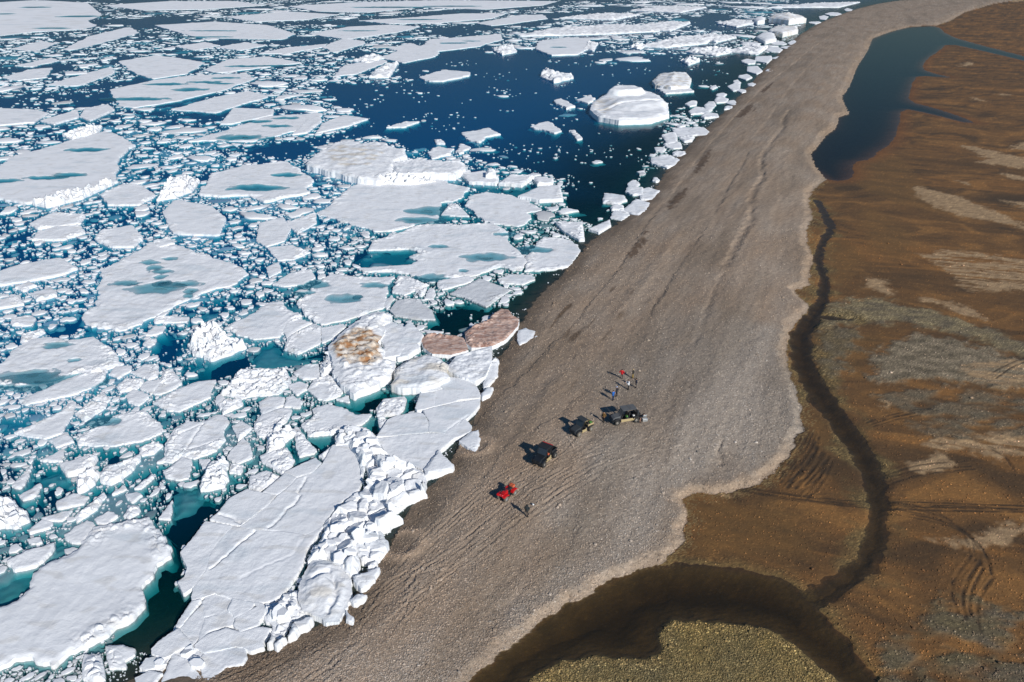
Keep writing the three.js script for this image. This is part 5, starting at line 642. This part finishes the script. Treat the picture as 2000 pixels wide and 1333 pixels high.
onto(buggyC, 'pack_roll', 'dark rolled pack standing in the bed of the four-seat buggy', 'pack', 0.36, 0.89, cabC.b1 + 0.25, (g) => { mesh('roll', new THREE.CapsuleGeometry(0.17, 0.4, 6, 16).translate(0, 0.37, 0), K.navy, g); mesh('strap', new THREE.TorusGeometry(0.175, 0.015, 6, 24).rotateX(Math.PI / 2).translate(0, 0.42, 0), K.black, g); });
onto(buggyA, 'seat_bag', 'orange-red bag on the seat of the black ribbed-roof buggy', 'bag', 0.34, 0.77, -0.2, bag(K.orange, 0.3, 0.3, 0.32));
onto(buggyB, 'cargo_bag', 'olive bag in the tan bed of the soft-top buggy', 'bag', 0.2, 0.89, -1.35, bag(K.green, 0.4, 0.25, 0.4));
onto(buggyB, 'whip_antenna', 'thin black aerial pole standing in the tan bed of the soft-top buggy', 'antenna', -0.4, 0.89, -1.15, (g) => { mesh('pole', tube([[0, 0, 0], [0, 1.3, 0]], 0.03, 4), K.black, g); mesh('tip', new THREE.SphereGeometry(0.05, 10, 8).translate(0, 1.33, 0), K.black, g); });
{ const g = stand('quad_bike', 'red quad bike with an orange box on its rear rack', 'quad bike', [988, 979], [1005, 966], 0.48, 1.2), wb = 0.72, R = 0.31;
  for (const sx of [-1, 1]) for (const sz of [-1, 1]) wheel(g, sx * 0.44, sz * wb, R, 0.24, K.dusty, K.silver);
  mesh('frame', join(rb(0.34, 0.2, 1.3, 0, 0.42, 0), rb(0.3, 0.28, 0.5, 0, 0.46, 0), ...[-1, 1].map((s) => tube([[-0.36, R, s * wb], [0.36, R, s * wb]], 0.04, 4))), K.steel, g);
  mesh('front_body', prism([[0.1, 0.62], [0.2, 0.86], [0.55, 0.92], [0.92, 0.8], [1.0, 0.66], [0.85, 0.6], [0.5, 0.62]], 0.42, 0, 0.05), K.red, g);
  for (const s of [-1, 1]) { mesh('fender', prism([[0.3, 0.55], [0.36, 0.7], [0.6, 0.78], [0.95, 0.76], [1.12, 0.66], [1.1, 0.62], [0.9, 0.69], [0.6, 0.69], [0.42, 0.6]], 0.34, s * 0.38, 0.02), K.red, g); mesh('fender', prism([[-0.28, 0.55], [-0.36, 0.74], [-0.6, 0.8], [-0.95, 0.78], [-1.1, 0.66], [-0.92, 0.71], [-0.6, 0.72], [-0.42, 0.62]], 0.36, s * 0.38, 0.02), K.red, g); mesh('footwell', rb(0.22, 0.04, 0.62, s * 0.34, 0.36, 0.0, 0.02), K.black, g); mesh('headlight', rb(0.1, 0.09, 0.06, s * 0.14, 0.74, 0.97, 0.03), K.lens, g); }
  mesh('fuel_tank', rb(0.3, 0.2, 0.34, 0, 0.84, 0.12, 0.09), K.red, g); mesh('seat', prism([[0.0, 0.76], [0.02, 0.88], [-0.3, 0.84], [-0.7, 0.92], [-0.74, 0.78]], 0.3, 0, 0.05), K.black, g);
  mesh('handlebar', join(tube([[-0.4, 1.08, 0.2], [-0.2, 1.12, 0.3], [0, 1.04, 0.36], [0.2, 1.12, 0.3], [0.4, 1.08, 0.2]], 0.02), tube([[0, 0.8, 0.46], [0, 1.04, 0.36]], 0.035, 4)), K.black, g);
  mesh('rear_rack', join(...[-0.3, -0.1, 0.1, 0.3].map((x) => tube([[x, 0.88, -0.55], [x, 0.88, -1.05]], 0.014, 3)), tube([[-0.35, 0.88, -0.55], [0.35, 0.88, -0.55]], 0.014, 3), tube([[-0.35, 0.88, -1.05], [0.35, 0.88, -1.05]], 0.014, 3)), K.steel, g);
  mesh('front_rack', join(...[-0.25, 0, 0.25].map((x) => tube([[x, 0.95, 0.5], [x, 0.93, 0.92]], 0.014, 3)), tube([[-0.3, 0.95, 0.5], [0.3, 0.95, 0.5]], 0.014, 3), tube([[-0.3, 0.93, 0.92], [0.3, 0.93, 0.92]], 0.014, 3)), K.steel, g);
  g.updateMatrixWorld();
  onto(g, 'rack_box', 'orange box strapped to the rear rack of the red quad bike', 'box', 0, 0.895, -0.8, (b) => { mesh('box_body', rb(0.62, 0.26, 0.42, 0, 0.13, 0, 0.04), K.orange, b); mesh('lid', rb(0.64, 0.05, 0.44, 0, 0.285, 0, 0.02), K.orange, b); mesh('strap', join(rb(0.04, 0.012, 0.46, 0.18, 0.317, 0, 0.005), rb(0.04, 0.012, 0.46, -0.18, 0.317, 0, 0.005)), K.black, b); }); }
{ const place = (px, py, name, label, cat, ry, f) => { const [x, z] = ground(px, py, 1.3), g = new THREE.Group(); g.name = numbered(name); g.position.set(x, heightAt(x, z) + 0.01, z); g.rotation.y = ry; scene.add(g); f(g); tag(g, label, cat); };
  place(1259, 826, 'equipment_case', 'silver equipment case standing open behind the four-seat buggy', 'case', 0.2, (g) => { mesh('case_body', rb(0.75, 0.4, 0.5, 0, 0.2, 0, 0.03), K.silver, g); mesh('lid', rb(0.75, 0.06, 0.5, 0, 0.62, -0.3, 0.03, -1.1), K.silver, g); mesh('handle', tube([[-0.12, 0.3, 0.26], [-0.1, 0.3, 0.3], [0.1, 0.3, 0.3], [0.12, 0.3, 0.26]], 0.014, 8), K.black, g); });
  place(1246, 829, 'small_bag', 'small black bag on the shingle beside the silver case', 'bag', 0.7, bag(K.black, 0.3, 0.24, 0.4));
  place(1041, 988, 'white_sack', 'small white bag lying on the shingle near the person in black', 'bag', 0.4, bag(K.white, 0.26, 0.2, 0.36)); }
// ------------------------------------------------------------------ people
const SKIN = C(196, 150, 122);
function person(label, px, py, face, o) {
  const J = { hipL: [0.1, 0.93, 0], hipR: [-0.1, 0.93, 0], kneeL: [0.12, 0.51, 0.03], kneeR: [-0.12, 0.51, 0.03], ankL: [0.13, 0.1, -0.02], ankR: [-0.13, 0.1, -0.02], toeL: [0.15, 0.05, 0.15], toeR: [-0.15, 0.05, 0.15], pel: [0, 0.97, 0], belly: [0, 1.12, 0.01], chest: [0, 1.33, 0], neck: [0, 1.5, 0.01], chin: [0, 1.58, 0.04], head: [0, 1.66, 0.02], shL: [0.19, 1.43, 0], shR: [-0.19, 1.43, 0], elL: [0.27, 1.17, -0.02], elR: [-0.27, 1.17, -0.02], wrL: [0.26, 0.93, 0.1], wrR: [-0.26, 0.93, 0.1], ...o.pose };
  const lean = o.lean ?? 0; if (lean) for (const k of ['belly', 'chest', 'neck', 'chin', 'head', 'shL', 'shR', 'elL', 'elR', 'wrL', 'wrR']) { const [x, y, z] = J[k], h = y - 0.95; J[k] = [x, 0.95 + h * Math.cos(lean) - z * Math.sin(lean) * 0, z + h * Math.sin(lean)]; }
  const b = o.bulk ?? 1, B = [['hipL', 'kneeL', 0.09, 0.062, 'leg'], ['hipR', 'kneeR', 0.09, 0.062, 'leg'], ['kneeL', 'ankL', 0.062, 0.05, 'leg'], ['kneeR', 'ankR', 0.062, 0.05, 'leg'], ['ankL', 'toeL', 0.055, 0.045, 'boot'], ['ankR', 'toeR', 0.055, 0.045, 'boot'], ['hipL', 'hipR', 0.1, 0.1, 'leg'], ['pel', 'belly', 0.14 * b, 0.14 * b, 'coat'], ['belly', 'chest', 0.14 * b, 0.15 * b, 'coat'], ['shL', 'shR', 0.09 * b, 0.09 * b, 'coat'], ['chest', 'neck', 0.12, 0.06, 'coat'], ['neck', 'chin', 0.055, 0.055, 'skin'], ['chin', 'head', 0.075, 0.1, 'skin'], ['shL', 'elL', 0.072 * b, 0.058 * b, 'coat'], ['shR', 'elR', 0.072 * b, 0.058 * b, 'coat'], ['elL', 'wrL', 0.058 * b, 0.042, 'coat'], ['elR', 'wrR', 0.058 * b, 0.042, 'coat']];
  const N = 72, sx = 0.72, sy = 0.94, sz = 0.72, cy = 0.9, mc = new MarchingCubes(N, new THREE.MeshStandardMaterial(), false, false, 60000); mc.isolation = 0;
  const cap = (x, y, z, q) => { const a = J[q[0]], c = J[q[1]], dx = c[0] - a[0], dy = c[1] - a[1], dz = c[2] - a[2], t = clamp(((x - a[0]) * dx + (y - a[1]) * dy + (z - a[2]) * dz) / (dx * dx + dy * dy + dz * dz + 1e-9)); return Math.hypot(x - a[0] - dx * t, y - a[1] - dy * t, z - a[2] - dz * t) - mix(q[2], q[3], t); };
  for (let k = 0; k < N; k++) for (let j = 0; j < N; j++) for (let i = 0; i < N; i++) { const x = (i - N / 2) / (N / 2) * sx, y = (j - N / 2) / (N / 2) * sy + cy, z = (k - N / 2) / (N / 2) * sz; let s = 0; for (const q of B) { const d = cap(x, y, z, q); if (d < 0.3) s += Math.exp(-d * 60); } mc.field[k * N * N + j * N + i] = s > 0 ? Math.log(s) / 60 : -0.3; }
  mc.update();
  const n = mc.count, P = [], col = [], tone = { leg: o.legs, coat: o.coat, skin: SKIN, boot: o.boots ?? C(32, 30, 28) };
  for (let i = 0; i < n; i++) { const x = mc.positionArray[i * 3] * sx, y = mc.positionArray[i * 3 + 1] * sy + cy, z = mc.positionArray[i * 3 + 2] * sz; P.push(x, y, z); let best = 9, kind = 'coat'; for (const q of B) { const d = cap(x, y, z, q); if (d < best) { best = d; kind = q[4]; } } col.push(...(kind === 'leg' && y > 0.86 ? tone.coat : tone[kind])); }
  const parts = [], own = (g, c) => { const q = (g.index ? g.toNonIndexed() : g); q.deleteAttribute('uv'); q.setAttribute('color', new THREE.BufferAttribute(new Float32Array(q.attributes.position.count * 3).map((_, i) => c[i % 3]), 3)); parts.push(q); };
  const body = new THREE.BufferGeometry(); body.setAttribute('position', new THREE.Float32BufferAttribute(P, 3)); body.setAttribute('normal', new THREE.Float32BufferAttribute(mc.normalArray.slice(0, n * 3), 3)); body.setAttribute('color', new THREE.Float32BufferAttribute(col, 3)); parts.push(body);
  const hand = o.gloves ?? SKIN;
  for (const s of ['L', 'R']) {                          // palm, four unequal fingers and a thumb, each bent at the knuckle
    const w = new THREE.Vector3(...J['wr' + s]), d = w.clone().sub(new THREE.Vector3(...J['el' + s])).normalize(), e = s === 'L' ? 1 : -1, inward = new THREE.Vector3(-e, 0, 0).addScaledVector(d, e * d.x).normalize(), across = new THREE.Vector3().crossVectors(d, inward).multiplyScalar(-e * e);
    const at = (u, v, q) => w.clone().addScaledVector(d, u).addScaledVector(across, v).addScaledVector(inward, q), seg = (a, c, r) => { const l = a.distanceTo(c), g = new THREE.CapsuleGeometry(r, l, 3, 7); g.applyQuaternion(new THREE.Quaternion().setFromUnitVectors(new THREE.Vector3(0, 1, 0), c.clone().sub(a).normalize())); g.translate(...a.clone().add(c).multiplyScalar(0.5).toArray()); own(g, hand); };
    for (const v of [-0.025, 0, 0.025]) seg(at(0.0, v * 0.7, 0), at(0.075, v, 0.004), 0.017);
    [[-0.033, 0.036], [-0.011, 0.042], [0.011, 0.039], [0.032, 0.03]].forEach(([v, l]) => { seg(at(0.08, v, 0.006), at(0.08 + l, v * 1.08, 0.02), 0.0095); seg(at(0.08 + l, v * 1.08, 0.02), at(0.08 + l * 1.55, v * 1.06, 0.047), 0.0085); });
    seg(at(0.022, 0.036, 0.008), at(0.058, 0.062, 0.026), 0.011); seg(at(0.058, 0.062, 0.026), at(0.088, 0.062, 0.042), 0.0095);
  }
  const [hx, hy, hz] = J.head;
  own(new THREE.ConeGeometry(0.016, 0.045, 6).rotateX(-0.4).translate(hx, hy - 0.025, hz + 0.1), SKIN);
  for (const s of [-1, 1]) { own(new THREE.SphereGeometry(0.011, 8, 6).translate(hx + s * 0.035, hy + 0.005, hz + 0.092), [0.02, 0.02, 0.02]); own(new THREE.SphereGeometry(0.026, 8, 6).scale(0.5, 1.2, 0.8).translate(hx + s * 0.1, hy - 0.01, hz), SKIN); }
  own(new THREE.SphereGeometry(0.022, 8, 6).scale(1.2, 0.3, 0.5).translate(hx, hy - 0.062, hz + 0.085), [0.3, 0.1, 0.09]);
  const [x, z] = ground(px, py, 1.3), g = new THREE.Group(); g.name = numbered('person'); g.position.set(x, heightAt(x, z) - 0.005, z); g.rotation.y = face; g.scale.setScalar(o.tall ?? 1); scene.add(g); tag(g, label, 'person', null);
  mesh('body', mergeGeometries(parts), M.cloth, g);
  if (o.hood) mesh('hood', new THREE.SphereGeometry(0.135, 18, 14, 0, 6.284, 0, 2.2).rotateX(-0.55).translate(hx, hy + 0.005, hz - 0.015), std({ color: new THREE.Color().setRGB(...o.hood), roughness: 0.9 }), g);
  if (o.hair) mesh('hair', new THREE.SphereGeometry(0.113, 18, 14, 0, 6.284, 0, 1.75).rotateX(-0.4).translate(hx, hy + 0.012, hz - 0.008), std({ color: new THREE.Color().setRGB(...o.hair), roughness: 0.8 }), g);
  if (o.cap) { const m = std({ color: new THREE.Color().setRGB(...o.cap), roughness: 0.9 }); mesh('cap', join(new THREE.SphereGeometry(0.118, 18, 12, 0, 6.284, 0, 1.5).translate(hx, hy + 0.02, hz), new THREE.CylinderGeometry(0.11, 0.115, 0.012, 18, 1, false, -1.2, 2.4).scale(1, 1, 1.5).translate(hx, hy + 0.03, hz + 0.02)), m, g); }
  if (o.extra) o.extra(g, J);
  return g;
}
M.cloth = std({ name: 'clothing', vertexColors: true, roughness: 0.9 });
const akimbo = { elL: [0.38, 1.18, -0.05], elR: [-0.38, 1.18, -0.05], wrL: [0.22, 1.02, 0.06], wrR: [-0.22, 1.02, 0.06] }, pockets = { elL: [0.31, 1.17, -0.08], elR: [-0.31, 1.17, -0.08], wrL: [0.2, 0.98, 0.1], wrR: [-0.2, 0.98, 0.1] }, held = { elL: [0.27, 1.2, 0.1], elR: [-0.27, 1.2, 0.1], wrL: [0.1, 1.26, 0.32], wrR: [-0.1, 1.26, 0.32] }, stride = { kneeL: [0.12, 0.51, 0.14], ankL: [0.13, 0.1, 0.1], toeL: [0.15, 0.05, 0.27], ankR: [-0.13, 0.1, -0.14], toeR: [-0.15, 0.05, 0.03] };
person('person in a red jacket and dark trousers with elbows out', 1214, 743, 2.7, { coat: C(190, 20, 28), legs: C(28, 28, 32), hair: C(20, 18, 18), pose: akimbo, bulk: 1.12, gloves: C(25, 25, 25) });
person('person in a dark vest with a fur-trimmed pale hood and yellow trousers', 1236, 742, -1.9, { coat: C(48, 46, 42), legs: C(150, 122, 40), hood: C(176, 152, 118), pose: pockets, bulk: 1.1, tall: 0.94 });
person('person in a white top reaching out with both hands', 1227, 764, -1.4, { coat: C(222, 224, 226), legs: C(24, 26, 32), hair: C(18, 16, 16), pose: { elL: [0.29, 1.22, 0.12], wrL: [0.26, 1.2, 0.38], elR: [-0.29, 1.22, 0.12], wrR: [-0.22, 1.24, 0.38] } });
person('person in a navy and grey jacket with one arm pointing', 1242, 761, -1.6, { coat: C(50, 54, 68), legs: C(26, 30, 40), hair: C(18, 16, 16), pose: { elR: [-0.3, 1.4, 0.2], wrR: [-0.28, 1.44, 0.44], ...{ elL: pockets.elL, wrL: pockets.wrL } } });
person('person in a bright blue jacket and navy trousers', 1197, 784, 0.9, { coat: C(28, 98, 176), legs: C(22, 42, 74), hair: C(20, 18, 18), pose: held });
person('person in dark clothes with a pale blue cap, behind the blue jacket', 1204, 777, -2.3, { coat: C(30, 32, 42), legs: C(22, 22, 28), cap: C(150, 178, 214), pose: pockets });
person('person in a brown jacket and dark trousers standing between two buggies', 1179, 826, -0.8, { coat: C(112, 84, 42), legs: C(30, 28, 28), hair: C(22, 20, 18), pose: { ...pockets, ...stride }, bulk: 1.1 });
person('person dressed in black walking beside the red quad bike', 1029, 1010, 2.9, { coat: C(34, 42, 46), legs: C(24, 28, 34), hood: C(26, 32, 36), pose: stride, bulk: 1.12, gloves: C(22, 22, 22) });
person('person in a dark jacket bending over the silver equipment case', 1250, 829, 1.3, { coat: C(26, 34, 44), legs: C(150, 112, 92), hair: C(20, 18, 18), lean: 0.7, pose: { elL: [0.25, 1.2, 0.18], wrL: [0.2, 1.0, 0.3], elR: [-0.25, 1.2, 0.18], wrR: [-0.2, 1.0, 0.3] } });
// ------------------------------------------------------------------ loose stones
{ const stone = new THREE.IcosahedronGeometry(1, 0), p = stone.attributes.position; for (let i = 0; i < p.count; i++) { const x = p.getX(i), y = p.getY(i), z = p.getZ(i), k = 0.85 + 0.3 * hash(Math.round(x * 50), Math.round(y * 50 + z * 90)); p.setXYZ(i, x * k, y * k * 0.6, z * k); } stone.computeVertexNormals();
  const list = [];
  for (let t = 0; t < 520000 && list.length < 150000; t++) {
    const py = 1345 - Math.pow(rnd(), 1.5) * 900, px = rr(380, 2020), [x, z] = ground(px, py, 0.8); if (!inPoly(SPIT, x, z)) { const inS = inBox(SHOAL_B, x, z) && inPoly(SHOAL, x, z); if (!inS && !(rnd() < 0.12 && x > 20)) continue; }
    list.push([x, z]);
  }
  const im = new THREE.InstancedMesh(stone, std({ name: 'stone', roughness: 0.95 }), list.length), m = new THREE.Matrix4(), q = new THREE.Quaternion(), c = new THREE.Color(); let n = 0;
  for (const [x, z] of list) { const l = land(x, z); if (l.h < 0.03 || l.zone === 'sea') continue; const D = reach(x, z), s = (0.018 + 0.05 * rnd() ** 3) * (1 + D / 160) * (rnd() < 0.004 ? 2.2 : 1); q.setFromEuler(new THREE.Euler(rr(-0.3, 0.3), rnd() * 6.28, rr(-0.3, 0.3))); m.compose(new THREE.Vector3(x, l.h + s * 0.2, z), q, new THREE.Vector3(s * rr(0.8, 1.4), s, s)); im.setMatrixAt(n, m); const k = rr(0.7, 1.5), w = rr(-0.06, 0.06); c.setRGB(l.c[0] * k * (1 + w) * 1.3, l.c[1] * k * 1.25, l.c[2] * k * (1 - w) * 1.2); im.setColorAt(n, c); n++; }
  im.count = n; im.name = 'pebbles'; im.castShadow = im.receiveShadow = true; scene.add(im); tag(im, 'loose pebbles scattered over the shingle', 'pebbles', null, 'stuff'); }
renderer.render(scene, camera);
